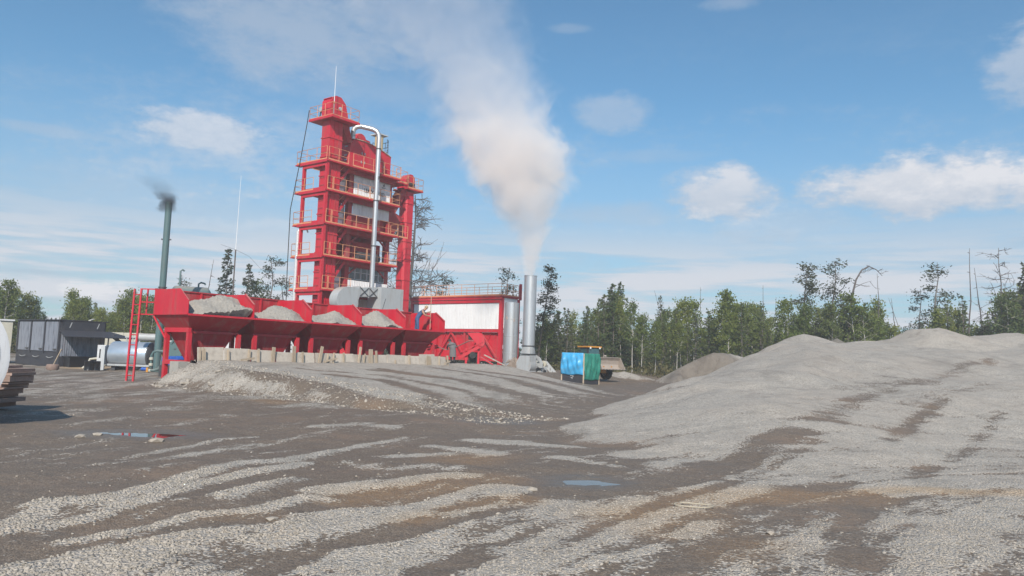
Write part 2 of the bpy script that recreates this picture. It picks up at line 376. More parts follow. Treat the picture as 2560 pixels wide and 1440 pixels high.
LUMPS = [(at(px, 850, d)[0], d, hgt, r) for px, d, hgt, r in LUMPS]
def h_pile(x, y):
    xl = np.interp(y, FOOT_Y, FOOT_X); yf = np.interp(x, [-5, 0, 5, 10.4, 20, 40], [17, 15.5, 13.4, 15.2, 17, 20])
    yf = yf + .5 * np.sin(x * .8) + .3 * np.sin(x * 2.1 + 1)
    xl = xl + .25 * np.sin(y * .9) + .15 * np.sin(y * 2.2)
    zr = .128 * (y - yf); zl = np.interp(y, [15, 25, 40, 50], [.15, .24, .40, .5]) * (x - xl)
    z = smin(smin(zr, zl, .5), 3.12 + 0 * x, .6)
    for lx, ly, lh, lr in LUMPS:
        d = np.hypot(x - lx, (y - ly) * .9); z = z + np.maximum(0, lh * 1.25 * (1 - d / (lr * 1.25))) * (z > 1)
    z = np.minimum(z, (53.5 + .10 * (x - 15) - y) * .62)
    z = z + (.05 * np.sin(x * 1.1 + y * .35) + .06 * np.sin(x * .55 - y * .8) + .05 * np.sin(x * 1.9 - y * .5 + 2 * np.sin(y * .3)) + .03 * np.sin(x * 3.1 + y * 1.3 + np.sin(x))) * np.clip(z, 0, 1)
    return np.maximum(z, 0)
C1 = at(1772, 889, 63); C2 = at(1905, 893, 66)
DIG = at(1800, 950, 57.5)
def h_sand(x, y):
    p = np.stack([x - C1[0], y - C1[1]]); dv = np.array([C2[0] - C1[0], C2[1] - C1[1]]); L2 = dv @ dv
    t = np.clip((p[0] * dv[0] + p[1] * dv[1]) / L2, 0, 1.2)
    d = np.hypot(p[0] - t * dv[0], p[1] - t * dv[1])
    z = 2.55 + .12 * np.sin(t * 7) - .56 * d
    dig = np.hypot(x - DIG[0], (y - DIG[1]) * .8)
    z = np.minimum(z, 1.7 * (dig - 3.6 + .3 * np.sin(x * 2) + .25 * np.sin(y * 3)))
    m2 = at(1560, 945, 66)
    z = np.maximum(z, .75 - .35 * np.hypot((x - m2[0]) * .7, y - m2[1]))
    return np.maximum(z, 0)
PUD = [(at(0, 0, 1), 0)]
P1 = flat(345, 1084); P2 = flat(1462, 1203); P3 = flat(1250, 1052)
PUDDLES = [(P1[0], P1[1], 1.05, .42, -.10), (P2[0], P2[1], .50, .33, .05), (P3[0], P3[1], .75, .55, .2)]
def h_pud(x, y):
    z = 0 * x
    for cx, cy_, rx, ry, th in PUDDLES:
        dx = (x - cx) * math.cos(th) + (y - cy_) * math.sin(th); dy = -(x - cx) * math.sin(th) + (y - cy_) * math.cos(th)
        d = np.sqrt((dx / rx) ** 2 + (dy / ry) ** 2)
        z = z - (.040 * (1 - ss(d, .3, 1.25)) + .075 * (fbm(x * 2.6, y * 3.8, 5, 5) - .5) * (1 - ss(d, .8, 1.7)))
    return z
def flatten(x, y):
    k = 1 + 0 * x
    for cx, cy_, rx, ry, th in PUDDLES: k = k * ss(np.hypot((x - cx) / (rx * 2.6), (y - cy_) / (ry * 3.4)), .5, 1)
    return k
def height(x, y):
    x = np.asarray(x, float); y = np.asarray(y, float)
    z = np.maximum(np.maximum(h_ramp(x, y), h_back(x, y)), np.maximum(h_pile(x, y), h_sand(x, y)))
    return z + rough(x, y) * flatten(x, y) + h_pud(x, y)
def on(px, py):                                           # where the line of sight through a photo pixel meets the terrain
    d = ray(px, py); t = np.concatenate([np.linspace(3, 30, 900), np.linspace(30, 120, 1200)]) / d[1]
    P = CAMP[:, None] + d[:, None] * t
    hit = P[2] < height(P[0], P[1]); k = np.argmax(hit) if hit.any() else -1; return P[:, k]
def Z(x, y): return float(height(np.array([x]), np.array([y]))[0])

# ------------------------------------------------------------------ what lies where: gravel strips and bare dirt, as tracked by the lorries
LIGHT = [  # (polyline, half width in metres, strength)
    ([(0, 1318), (60, 1298), (112, 1279)], .16, 1), ([(112, 1259), (220, 1250), (323, 1234), (478, 1189), (605, 1158), (700, 1150), (809, 1131), (905, 1112), (1005, 1094)], .17, 1),
    ([(0, 1335), (140, 1312), (253, 1290)], .13, 1), ([(281, 1270), (380, 1245), (478, 1214), (600, 1187), (720, 1166), (760, 1160)], .17, .95),
    ([(149, 1358), (260, 1340), (365, 1321), (478, 1290), (560, 1283), (647, 1272)], .11, 1), ([(560, 1240), (640, 1215), (740, 1196)], .16, .8),
    ([(809, 1227), (920, 1212), (1034, 1199), (1160, 1186)], .22, 1), ([(972, 1143), (1050, 1138), (1118, 1135)], .2, .9), ([(1081, 1116), (1150, 1124), (1240, 1136)], .26, 1),
    ([(870, 1160), (960, 1172), (1040, 1166)], .2, .7), ([(1060, 1166), (1150, 1170)], .22, .6), ([(690, 1262), (760, 1245), (830, 1250)], .12, .7),
    ([(1190, 1101), (1280, 1106), (1350, 1112), (1420, 1118)], .32, 1), ([(1380, 1143), (1450, 1152), (1540, 1166)], .2, .8),
    ([(300, 1150), (420, 1125), (520, 1105), (640, 1092)], .10, .7), ([(470, 1140), (600, 1118), (650, 1110)], .07, .8), ([(800, 1066), (900, 1058), (980, 1068)], .25, .7),
    ([(250, 1160), (420, 1147), (470, 1130)], .12, .45), ([(320, 1000), (420, 1022), (560, 1040)], .3, .45),
    ([(1280, 1432), (1450, 1362), (1620, 1300), (1700, 1275), (1780, 1250), (1870, 1222), (1990, 1172)], .21, 1),
    ([(1280, 1380), (1380, 1345), (1480, 1300), (1560, 1264), (1592, 1246)], .22, 1), ([(1370, 1290), (1440, 1250), (1510, 1232)], .32, 1),
    ([(1400, 1432), (1500, 1402), (1560, 1392), (1640, 1368)], .10, .7), ([(1680, 1342), (1760, 1308)], .14, .6), ([(1660, 1232), (1760, 1212), (1800, 1206)], .14, .8),
    ([(1040, 1360), (1180, 1316), (1330, 1276)], .13, .9), ([(1010, 1412), (1120, 1372), (1290, 1322), (1390, 1290)], .14, .9), ([(1180, 1440), (1290, 1402), (1340, 1380)], .2, .8),
    ([(1640, 1162), (1720, 1150), (1800, 1140)], .25, .8), ([(1590, 1138), (1690, 1120)], .4, .9), ([(0, 1052), (120, 1030), (240, 1022)], .4, .35),
    ([(1890, 1440), (1960, 1400), (2010, 1340), (2110, 1290)], .22, .75), ([(300, 1385), (460, 1352), (600, 1318)], .22, .75),
]
DARK = [
    ([(1995, 1074), (1890, 1120), (1780, 1172), (1600, 1212), (1480, 1238)], .38, 1), ([(2165, 990), (2110, 1020), (2055, 1050)], .35, .5), ([(2330, 1030), (2250, 1090)], .24, .45), ([(2300, 950), (2190, 985), (2130, 1000)], .22, .4), ([(2480, 900), (2380, 935), (2300, 960)], .3, .5), ([(2360, 1000), (2290, 1045), (2210, 1100)], .16, .6),
    ([(2500, 1030), (2400, 1140), (2370, 1155)], .15, .5), ([(2340, 1170), (2290, 1186)], .2, .7), ([(2560, 1186), (2400, 1188), (2300, 1193), (2180, 1206), (2020, 1216)], .09, .8),
    ([(2090, 1215), (1990, 1222)], .25, .9), ([(2230, 1250), (2190, 1270), (2150, 1290), (2090, 1345)], .17, .75), ([(2260, 1310), (2160, 1360), (2120, 1400)], .2, .5),
    ([(660, 932), (760, 955), (860, 985), (935, 1006), (1010, 1022)], .40, .95), ([(820, 936), (950, 950), (1080, 985), (1115, 1010)], .42, .9), ([(960, 925), (1150, 950), (1300, 985), (1335, 1002)], .5, .9),
    ([(1100, 922), (1290, 950), (1400, 985)], .5, .85), ([(560, 921), (640, 935), (700, 948)], .25, .6), ([(1180, 925), (1330, 945), (1440, 972), (1520, 990)], .5, .8), ([(740, 920), (960, 938), (1140, 972), (1230, 1002)], .25, .7),
    ([(2560, 1290), (2500, 1284)], .22, .8), ([(540, 1312), (600, 1306), (650, 1298)], .2, .9), ([(700, 1392), (840, 1345), (980, 1316), (1060, 1300)], .10, .9), ([(640, 1410), (720, 1402)], .3, .7),
    ([(1100, 1276), (1230, 1248)], .10, .8), ([(2050, 1100), (1960, 1150), (1850, 1195)], .12, .6), ([(2230, 940), (2120, 975)], .5, .3), ([(2420, 960), (2280, 1010)], .5, .3),
]
BROWN = [([(1150, 1150), (1180, 1148)], .5, .9), ([(900, 1245), (1080, 1215), (1220, 1195)], .45, .8), ([(1020, 1300), (1180, 1262), (1320, 1250)], .22, .8), ([(1560, 1290), (1700, 1262), (1800, 1245), (2000, 1240)], .45, 1),
         ([(1650, 1330), (1760, 1290)], .35, .7), ([(2000, 1242), (2120, 1236), (2250, 1228), (2560, 1232)], .20, 1), ([(660, 1000), (700, 1006)], .5, .8), ([(1830, 1380), (1900, 1360)], .35, .6), ([(2180, 1262), (2210, 1240)], .2, .5), ([(540, 1286), (680, 1292)], .2, .4)]
FIELDS = [
    ([(1800, 1195), (1890, 1170), (2030, 1095), (2600, 1050), (2620, 1228), (2230, 1236), (2090, 1206), (1900, 1212)], .84),
    ([(-30, 1500), (-30, 1405), (250, 1362), (500, 1312), (720, 1284), (900, 1268), (1010, 1258), (1250, 1213), (1330, 1222), (1300, 1262), (1150, 1292), (1000, 1312), (830, 1342), (700, 1372), (560, 1450), (540, 1500)], .82),
    ([(2600, 1500), (1980, 1500), (1965, 1385), (2080, 1292), (2200, 1246), (2600, 1214)], .82),
    ([(735, 1500), (745, 1402), (830, 1368), (1000, 1345), (1180, 1302), (1290, 1292), (1270, 1312), (1150, 1340), (1030, 1378), (1000, 1440), (990, 1500)], .80),
]
def world_line(pl): return np.array([on(*p)[:2] for p in pl])
def dist_line(x, y, L):
    d = np.full(x.shape, 1e9)
    for (ax, ay), (bx, by) in zip(L[:-1], L[1:]):
        vx, vy = bx - ax, by - ay; t = np.clip(((x - ax) * vx + (y - ay) * vy) / (vx * vx + vy * vy + 1e-9), 0, 1)
        d = np.minimum(d, np.hypot(x - ax - t * vx, y - ay - t * vy))
    return d
def in_poly(x, y, P):
    r = np.zeros(x.shape, bool); j = len(P) - 1
    for i in range(len(P)):
        c = ((P[i][1] > y) != (P[j][1] > y)) & (x < (P[j][0] - P[i][0]) * (y - P[i][1]) / (P[j][1] - P[i][1] + 1e-12) + P[i][0])
        r ^= c; j = i
    return r
_LW = [(world_line(p), w_, s_) for p, w_, s_ in LIGHT]; _DW = [(world_line(p), w_, s_) for p, w_, s_ in DARK]; _BW = [(world_line(p), w_, s_) for p, w_, s_ in BROWN]
_FW = [(np.array([flat(*p)[:2] for p in P]), s_) for P, s_ in FIELDS]
def cover(x, y):
    """share of pale gravel (0 bare dirt .. 1 gravel) and brown clay at points of the ground"""
    a, b = plant(x, y); hp, hr, hs = h_pile(x, y), h_ramp(x, y), h_sand(x, y)
    g = 0.12 + 0.0 * x
    g = np.maximum(g, .40 * ss(y, 17, 27) * (1 - ss(x, -7, -1)))
    for P, s_ in _FW: g = np.where(in_poly(x, y, P), np.maximum(g, s_), g)
    g = np.maximum(g, ss(hp, .0, .12) * .88); g = np.maximum(g, ss(hr, .04, .3) * .80); g = np.maximum(g, ss(hs, 0, .2) * .8)
    for L, w_, s_ in _LW:
        m = (x > L[:, 0].min() - 2) & (x < L[:, 0].max() + 2) & (y > L[:, 1].min() - 2) & (y < L[:, 1].max() + 2)
        if m.any():
            d = dist_line(x[m], y[m], L); g[m] = np.maximum(g[m], s_ * (1 - ss(d, w_ * .3, w_ * 2.1)) * .90)
    for L, w_, s_ in _DW:
        m = (x > L[:, 0].min() - 2) & (x < L[:, 0].max() + 2) & (y > L[:, 1].min() - 2) & (y < L[:, 1].max() + 2)
        if m.any():
            d = dist_line(x[m], y[m], L); g[m] = g[m] * (1 - s_ * .9 * (1 - ss(d, w_ * .2, w_ * 2.0)))
    br = 0 * x
    for L, w_, s_ in _BW:
        d = dist_line(x, y, L); br = np.maximum(br, s_ * (1 - ss(d, w_ * .3, w_ * 2)))
    for cx, cy_, rx, ry, th in PUDDLES: g = g * ss(np.hypot((x - cx) / rx, (y - cy_) / ry), .9, 1.7)
    # wheels drag the stones out: edges fray along the direction of travel
    th = np.radians(np.clip(18 + x * 2.2, -5, 48)); th = np.where(hr > .05, np.radians(125), th)
    al = x * np.sin(th) + y * np.cos(th); ac = x * np.cos(th) - y * np.sin(th)
    n = .5 * fbm(ac * 2.8, al * .26, 5, 3) + .5 * fbm(ac * 8.5, al * .8, 4, 11); n3 = fbm(x * 9, y * 9, 3, 23)
    k = 2.1 * (1 - .5 * ss(hp, .3, 1.2)) * (1 - .45 * ss(hr, .1, .4))
    g = g + (n - .5) * k + (n3 - .5) * .5
    return np.clip(g, -.3, 1.3), br
xs = np.concatenate([-np.geomspace(1500, 60, 18), np.arange(-58, -26, 1.6), np.arange(-26, -10, .3), np.arange(-10, 13, .105), np.arange(13, 45, .33), np.arange(45, 75, 1.6), np.geomspace(77, 1500, 18)])
ys = np.concatenate([np.arange(-60, 2, 6.), np.arange(2, 5.5, .4), np.arange(5.5, 15, .085), np.arange(15, 27, .14), np.arange(27, 70, .3), np.arange(70, 130, 2.), np.geomspace(133, 2500, 22)])
GX, GY = np.meshgrid(xs, ys); GZ = height(GX, GY); GG, GB = cover(GX.ravel().copy(), GY.ravel().copy())
GG = GG.reshape(GX.shape); GB = GB.reshape(GX.shape)
GZ = GZ + .022 * (np.clip(GG, 0, 1) - .4) * (GY < 40)                    # the strips of loose stone stand a little proud
damp = .75 * ss(h_sand(GX, GY), .02, .1) * (1 - ss(np.hypot(GX - DIG[0] - .8, (GY - DIG[1]) * .8), 4.9, 6.1))
for cx, cy_, rx, ry, th in PUDDLES: damp = np.maximum(damp, .8 * (1 - ss(np.hypot((GX - cx) / (rx * 1.5), (GY - cy_) / (ry * 2.0)) + .5 * (fbm(GX * 3, GY * 3, 3, 9) - .5), .6, 1.3)))
tan_sand = np.maximum(1 - ss(np.hypot((GX - flat(300, 925)[0]) / 5.5, (GY - flat(300, 925)[1] - 1) / 1.6), .5, 1.2), 0)
nx, ny = len(xs), len(ys)
fi = (np.arange(ny - 1)[:, None] * nx + np.arange(nx - 1)[None, :])
quads = np.stack([fi, fi + 1, fi + nx + 1, fi + nx], -1).reshape(-1, 4)
cxm = (GX[:-1, :-1] + GX[1:, 1:]).ravel() / 2; cym = (GY[:-1, :-1] + GY[1:, 1:]).ravel() / 2
which = np.zeros(len(quads), int)
which[h_ramp(cxm, cym) > .05] = 1
which[h_sand(cxm, cym) > .06] = 3
which[(h_pile(cxm, cym) > .08) & (which != 3)] = 2

def ground_material():
    m = bpy.data.materials.new('gravel_and_dirt'); m.use_nodes = True
    g = N(m.node_tree); bs = g.n['Principled BSDF']
    pos = g.new('ShaderNodeNewGeometry').outputs['Position']
    A = lambda nm: g.new('ShaderNodeAttribute', attribute_name=nm).outputs['Fac']
    ga, ba, da, ta = A('gravel'), A('brown'), A('damp'), A('tan')
    n1 = g.noise(pos, 3.2, 6, .62); n2 = g.noise(pos, 16, 4, .6); nb = g.noise(pos, .35, 5, .6)
    ns = g.noise(g.mapping(pos, (2.6, .42, 1), (0, 0, math.radians(24))), 1.0, 6, .6, .5)
    v = g.m('ADD', ga, g.m('MULTIPLY', g.m('SUBTRACT', n1, .5), .30))
    v = g.m('ADD', v, g.m('MULTIPLY', g.m('SUBTRACT', n2, .5), .40))
    v = g.m('ADD', v, g.m('MULTIPLY', g.m('SUBTRACT', ns, .5), .25))
    vs1 = g.new('ShaderNodeTexVoronoi'); g.put(vs1.inputs['Vector'], pos); vs1.inputs['Scale'].default_value = 32
    vs2 = g.new('ShaderNodeTexVoronoi'); g.put(vs2.inputs['Vector'], pos); vs2.inputs['Scale'].default_value = 9
    stone = g.mix(vs1.outputs['Color'], (.27, .255, .235, 1), (.52, .495, .465, 1))
    sepc = g.new('ShaderNodeSeparateColor'); g.l.new(vs1.outputs['Color'], sepc.inputs[0])
    v = g.m('ADD', v, g.m('MULTIPLY', g.m('SUBTRACT', sepc.outputs[1], .5), .46)); mk = g.sm(v, .44, .56)   # stone by stone
    stone = g.mix(sepc.outputs[0], (.33, .298, .258, 1), (.53, .482, .423, 1))
    stone = g.mix(g.m('MULTIPLY', g.sm(vs1.outputs['Distance'], .5, .9), .6), stone, (.22, .20, .18, 1))
    stone = g.mix(g.m('MULTIPLY', g.sm(nb, .35, .7), .45), stone, (.38, .325, .275, 1))
    stone = g.mix(g.m('MULTIPLY', g.sm(g.noise(pos, 1.1, 6, .75), .46, .70), .65), stone, (.265, .24, .21, 1))
    dirt = g.mix(g.noise(pos, 2.0, 6, .65), (.108, .082, .060, 1), (.190, .146, .108, 1))
    dirt = g.mix(g.m('MULTIPLY', g.sm(nb, .5, .72), .55), dirt, (.27, .175, .11, 1))
    dirt = g.mix(g.m('MULTIPLY', ba, .85), dirt, g.mix(n1, (.17, .095, .045, 1), (.33, .21, .11, 1)))
    vs3 = g.new('ShaderNodeTexVoronoi'); g.put(vs3.inputs['Vector'], pos); vs3.inputs['Scale'].default_value = 55
    sc3 = g.new('ShaderNodeSeparateColor'); g.l.new(vs3.outputs['Color'], sc3.inputs[0])
    dirt = g.mix(g.m('MULTIPLY', g.sm(sc3.outputs[0], .45, 1.0), .5), dirt, (.29, .235, .185, 1))
    dirt = g.mix(g.m('MULTIPLY', g.sm(sc3.outputs[1], .6, 1.0), .55), dirt, (.085, .068, .055, 1))
    speck = g.sm(vs2.outputs['Distance'], .13, .07)
    sc2 = g.new('ShaderNodeSeparateColor'); g.l.new(vs2.outputs['Color'], sc2.inputs[0])
    speck = g.m('MULTIPLY', speck, g.sm(sc2.outputs[0], .55, .6))
    dirt = g.mix(g.m('MULTIPLY', speck, .8), dirt, (.40, .365, .325, 1))
    nst = g.noise(g.mapping(pos, (1.0, .16, 1), (0, 0, math.radians(-28))), .8, 6, .65)
    stone = g.mix(g.m('MULTIPLY', g.sm(nst, .53, .72), .6), stone, (.205, .185, .16, 1))
    stone = g.mix(g.m('MULTIPLY', ba, .55), stone, (.46, .32, .19, 1))
    c = g.mix(mk, dirt, stone)
    c = g.mix(da, c, g.mix(n1, (.085, .068, .054, 1), (.19, .16, .13, 1)))
    c = g.mix(ta, c, g.mix(n1, (.40, .29, .18, 1), (.50, .38, .25, 1)))
    g.put(bs.inputs['Base Color'], c)
    g.put(bs.inputs['Roughness'], g.m('SUBTRACT', g.m('ADD', .62, g.m('MULTIPLY', mk, .35)), g.m('MULTIPLY', da, .25)))
    bs.inputs['Specular IOR Level'].default_value = .3
    hg = g.m('SUBTRACT', 1.0, vs1.outputs['Distance'])
    hh = g.m('ADD', g.m('MULTIPLY', g.m('MULTIPLY', hg, mk), .030), g.m('ADD', g.m('MULTIPLY', n2, .010), g.m('ADD', g.m('MULTIPLY', n1, .07), g.m('MULTIPLY', g.m('SUBTRACT', 1.0, vs3.outputs['Distance']), .008))))
    b = g.new('ShaderNodeBump'); b.inputs['Strength'].default_value = .9; b.inputs['Distance'].default_value = 1.0
    g.put(b.inputs['Height'], hh); g.l.new(b.outputs[0], bs.inputs['Normal'])
    return m
GROUND = ground_material()
def sheet(name, sel, label, cat, kind):
    q = quads[sel]; ids, inv = np.unique(q, return_inverse=True); inv = inv.reshape(-1, 4)
    me = bpy.data.meshes.new(name)
    me.vertices.add(len(ids)); co = np.stack([GX.ravel()[ids], GY.ravel()[ids], GZ.ravel()[ids]], -1).astype(np.float32)
    me.vertices.foreach_set('co', co.ravel())
    me.loops.add(inv.size); me.loops.foreach_set('vertex_index', inv.ravel().astype(np.int32))
    me.polygons.add(len(inv)); me.polygons.foreach_set('loop_start', np.arange(0, inv.size, 4, dtype=np.int32))
    me.polygons.foreach_set('use_smooth', np.ones(len(inv), bool))
    for nm, arr in (('gravel', GG), ('brown', GB), ('damp', damp), ('tan', tan_sand)):
        at_ = me.attributes.new(nm, 'FLOAT', 'POINT'); at_.data.foreach_set('value', arr.ravel()[ids].astype(np.float32))
    me.materials.append(GROUND); me.update(); me.validate()
    o = bpy.data.objects.new(name, me); COL.objects.link(o)
    return tag(o, label, cat, None, kind)
sheet('ground', which == 0, None, None, 'structure')
sheet('gravel_ramp', which == 1, 'grey gravel loading ramp rising to the timber edging before the red bins', 'gravel ramp', 'structure')
sheet('gravel_stockpile', which == 2, 'broad pale gravel stockpile with wheel tracks climbing to a lumpy crest', 'gravel pile', None)
sheet('sand_pile', which == 3, 'beige sand pile with a dug-out damp dark face beside the forest', 'sand pile', None)

# ------------------------------------------------------------------ helpers for plant parts
def railing(parent, p0, p1, h=1.08, step=1.25, mid=1, r=.023, toe=True, matl=None):
    matl = matl or RAIL; p0, p1 = Vector(p0), Vector(p1); L = (p1 - p0).length; n = max(1, int(round(L / step)))
    for i in range(n + 1):
        q = p0.lerp(p1, i / n); MB().tube([q, q + Vector((0, 0, h))], r, 6).build('railing_post', matl, parent)
    for k in range(mid + 1):
        z = h * (1 - k / (mid + 1)); MB().tube([p0 + Vector((0, 0, z)), p1 + Vector((0, 0, z))], r * .9, 6).build('rail', matl, parent)
    if toe: MB().beam(p0 + Vector((0, 0, .07)), p1 + Vector((0, 0, .07)), .02, .12).build('toe_board', matl, parent)
def ladder(name, label, foot, top, width, wdir, n, matl, r=.03, parent=None):
    t = thing(name, label, 'ladder', foot) if parent is None else parent
    f0 = Vector(foot) if parent is not None else Vector((0, 0, 0)); q = f0 + (Vector(top) - Vector(foot)); wd = Vector(wdir).normalized() * width / 2
    for sgn in (-1, 1): MB().beam(f0 + wd * sgn, q + wd * sgn, r * 2, r * 2).build('rail', matl, t)
    for i in range(n):
        c = f0.lerp(q, (i + .7) / (n + .3)); MB().tube([c - wd, c + wd], r * .7, 6).build('rung', matl, t)
    return t
ORD = ['first', 'second', 'third', 'fourth', 'fifth', 'sixth', 'seventh', 'eighth', 'ninth', 'tenth', 'eleventh', 'twelfth', 'thirteenth', 'fourteenth', 'fifteenth', 'sixteenth', 'seventeenth', 'eighteenth']
def P3(o, a, b, z=0.0): return (o[0] + UX[0] * a + VX[0] * b, o[1] + UX[1] * a + VX[1] * b, z)

# ------------------------------------------------------------------ cold feed bins
BW, BD, ZL, ZT = 3.31, 2.9, 3.06, 4.22
PROFILE = [(BD, ZL), (BD, ZT), (.72, ZT), (.0, ZT - .52), (.0, ZL)]
bins = []
blabel = ['red feed bin at the ladder end, with a plain red end plate', 'second red feed bin from the ladder, heaped with gravel', 'third red feed bin from the ladder, in the middle of the row',
          'fourth red feed bin from the ladder, beside the one with the worker', 'empty red feed bin at the far end, with a worker standing in it']
for i in range(5):
    t = thing('feed_bin', blabel[i], 'hopper', P3(HO, i * BW, 0), PHI, 'red feed bins in a row'); bins.append(t)
    x0, x1 = 0.012, BW - .012
    m = MB()                                                # upper trough walls, sloping inwards
    top = [(x0, 0, ZL), (x1, 0, ZL), (x1, BD, ZL), (x0, BD, ZL)]
    low = [(x0 + .5, .72, 2.36), (x1 - .5, .72, 2.36), (x1 - .5, BD - .45, 2.36), (x0 + .5, BD - .45, 2.36)]
    out = [(x0 + 1.15, 1.1, 1.0), (x1 - 1.15, 1.1, 1.0), (x1 - 1.15, BD - .9, 1.0), (x0 + 1.15, BD - .9, 1.0)]
    m.loft(low, top, caps=False); m.build('trough', RED2, t, False)
    m = MB(); m.loft(out, [(p[0], p[1], p[2] - .004) for p in low], caps=False); m.build('hopper_cone', RED2, t, False)
    MB().box(x0, x1, -.05, .045, ZL - .035, ZL + .05).build('lip', RED, t)
    MB().box(x0 + .38, x1 - .38, .60, .73, 2.27, 2.39).build('flange_beam', RED2, t)
    MB().box(x0 + .0, x1 - .0, BD - .02, BD + .06, ZL - .02, ZT).build('back_wall', RED2, t)
    MB().box(x0, x1, BD - .07, BD + .10, ZT + .002, ZT + .06).build('top_rim', RED2, t)
    for xr in (.16, BW * .34, BW * .66): MB().box(xr, xr + .08, BD - .10, BD - .023, ZL, ZT - .01).build('rib', RED, t)
    if i == 0: MB().prism(PROFILE, 'x', -.03, .010).build('end_plate', RED, t)
    d = MB().prism(PROFILE, 'x', BW - .045, BW - .013).build('divider_plate' if i < 4 else 'end_plate', RED, t)
    MB().box(BW - .10, BW - .046, -.03, .03, ZL + .052, ZT - .50).build('edge_bar', RED, d)
    MB().beam((BW - .07, .0, ZT - .5), (BW - .07, .74, ZT + .02), .09, .05).build('edge_bar', RED, d)
    for lx in (x0 + .42, x1 - .42):
        for ly in (.55, BD - .5):
            MB().box(lx - .09, lx + .09, ly - .09, ly + .09, .0, 2.30).build('leg', RED, t)
    if i == 0:
        MB().box(.33, .47, .45, BD - .4, 2.302, 2.5).build('portal_beam', RED, t); MB().box(.34, .52, .64, BD - .59, .86, 1.06).build('cross_beam', RED, t)
        MB().beam((-.02, BD - .05, ZL - .05), (.34, BD - .55, 2.0), .07, .07).build('bracket', RED, t)
    MB().box(x0 + .95, x1 - .95, .95, BD - .75, .82, 1.06).build('feeder_belt', BLACK, t)
    MB().lathe([(.16, -.25), (.16, .25)], 14, (BW / 2, .85, .95), 'x').build('feeder_motor', RED, t)
def heap(name, label, c, rx, ry, peak, base, seed, off=(0, 0)):
    r_ = np.random.default_rng(seed); n = 44; g = np.linspace(-1, 1, n); X, Y = np.meshgrid(g, g)
    dx_, dy_ = X * rx - off[0], Y * ry - off[1]; d = np.hypot(dx_ * np.where(dx_ < 0, .39, .55), dy_ * np.where(dy_ < 0, .70, .42))
    nz = sum(a * np.sin(X * k * math.cos(t_) + Y * k * math.sin(t_) + p) for a, k, t_, p in [(.05, r_.uniform(3, 9), r_.uniform(0, 6), r_.uniform(0, 6)) for _ in range(6)])
    z = np.maximum(peak + .06 - np.sqrt(d * d + .012) + nz * .9, base) + r_.normal(0, .022, X.shape)
    vs = np.stack([X * rx, Y * ry, z], -1).reshape(-1, 3); f = np.arange(n * n).reshape(n, n)
    q = np.stack([f[:-1, :-1], f[:-1, 1:], f[1:, 1:], f[1:, :-1]], -1).reshape(-1, 4)
    m = MB(); m.v = [tuple(v) for v in vs]; m.f = [tuple(int(k) for k in r) for r in q]
    b = len(m.v); border = list(f[0, :]) + list(f[1:, -1]) + list(f[-1, -2::-1]) + list(f[-2:0, 0])
    m.v += [(m.v[k][0] * .66, m.v[k][1] * .52, base - .62) for k in border]; L = len(border)
    m.f += [(int(border[(k + 1) % L]), int(border[k]), b + k, b + (k + 1) % L) for k in range(L)]
    o = m.build(name, HEAPM, None); o.location = c; o.rotation_euler = (0, 0, PHI)
    return tag(o, label, 'gravel heap', 'gravel heaps in the red bins')
HEAPM = mat('heaped_gravel', (.33, .305, .27), .95, var=.3, scale=9, dirt=(.19, .175, .155), dirt_amt=.85, bump=.9, bscale=22)
for i, (pk, lab, off) in enumerate([(4.24, 'tallest grey gravel heap, topping the back wall of the ladder-end bin', (.95, -.1)), (3.92, 'grey gravel heap in the second bin from the ladder', (.85, -.15)),
                                    (3.85, 'grey gravel heap in the third bin from the ladder', (.85, -.15)), (4.03, 'grey gravel heap in the bin next to the standing worker', (.7, -.1))]):
    heap('gravel_heap', lab, P3(HO, i * BW + BW / 2, BD / 2), BW / 2 - .05, BD / 2 - .045, pk, ZL - .01, 40 + i, off)

# timber edging along the front of the bins
t = thing('retaining_edge', 'low edging of pale boards and timber stakes holding the gravel before the bins', 'retaining wall', P3(HO, 0, -.45), PHI)
xw = .35; k = 0; rr = random.Random(5)
while xw < 16.3:
    wd = rr.choice([1.0, 1.15, 1.25, 1.3]); zb = .92; zt = 1.60 + rr.uniform(-.06, .10); sk = rr.uniform(-.03, .03); off = rr.uniform(-.03, .03)
    if k > 12: zt -= .12
    MB().plate([(xw, off, zb), (xw + wd, off + sk, zb), (xw + wd + rr.uniform(-.02, .02), off + sk + .10, zt + rr.uniform(-.04, .04)), (xw, off + .10, zt)], .035).build('board', BOARD, t, False)
    xw += wd + rr.uniform(.0, .05); k += 1
for sx, h_, wd, tl in [(.38, .66, .07, .02), (.50, .66, .06, .03), (.60, .62, .06, .0), (1.72, .6, .10, .02), (2.75, .64, .11, .10), (3.28, .68, .10, .03), (4.05, .78, .17, .10), (5.25, .86, .17, .02), (5.75, .60, .09, .05), (6.75, .9, .16, .30), (7.2, .55, .08, .25), (7.6, .6, .07, .2), (8.35, .62, .09, .02),
                       (9.3, .95, .12, .26), (9.65, .6, .06, .25), (10.2, .85, .26, .0), (10.62, .78, .12, -.05), (12.0, .3, .1, .1), (13.1, .6, .14, .02), (14.55, .58, .10, .1), (14.72, .58, .08, .02), (14.85, .55, .08, .0), (15.6, .6, .10, .04), (16.3, .64, .12, .03)]:
    z0 = .90; MB().beam((sx, -.11 - rr.uniform(0, .05), z0), (sx + tl * .7, -.045, z0 + h_ + .10), wd, .05, up=(0, 1, 0)).build('stake', WOOD, t, False)
for sx in (2.3, 7.0, 15.9): MB().beam((sx, -.2, 1.15), (sx + rr.uniform(.5, .9), -.16, 1.15 + rr.uniform(.05, .35)), .09, .03, up=(0, 1, 0)).build('loose_plank', WOOD, t, False)
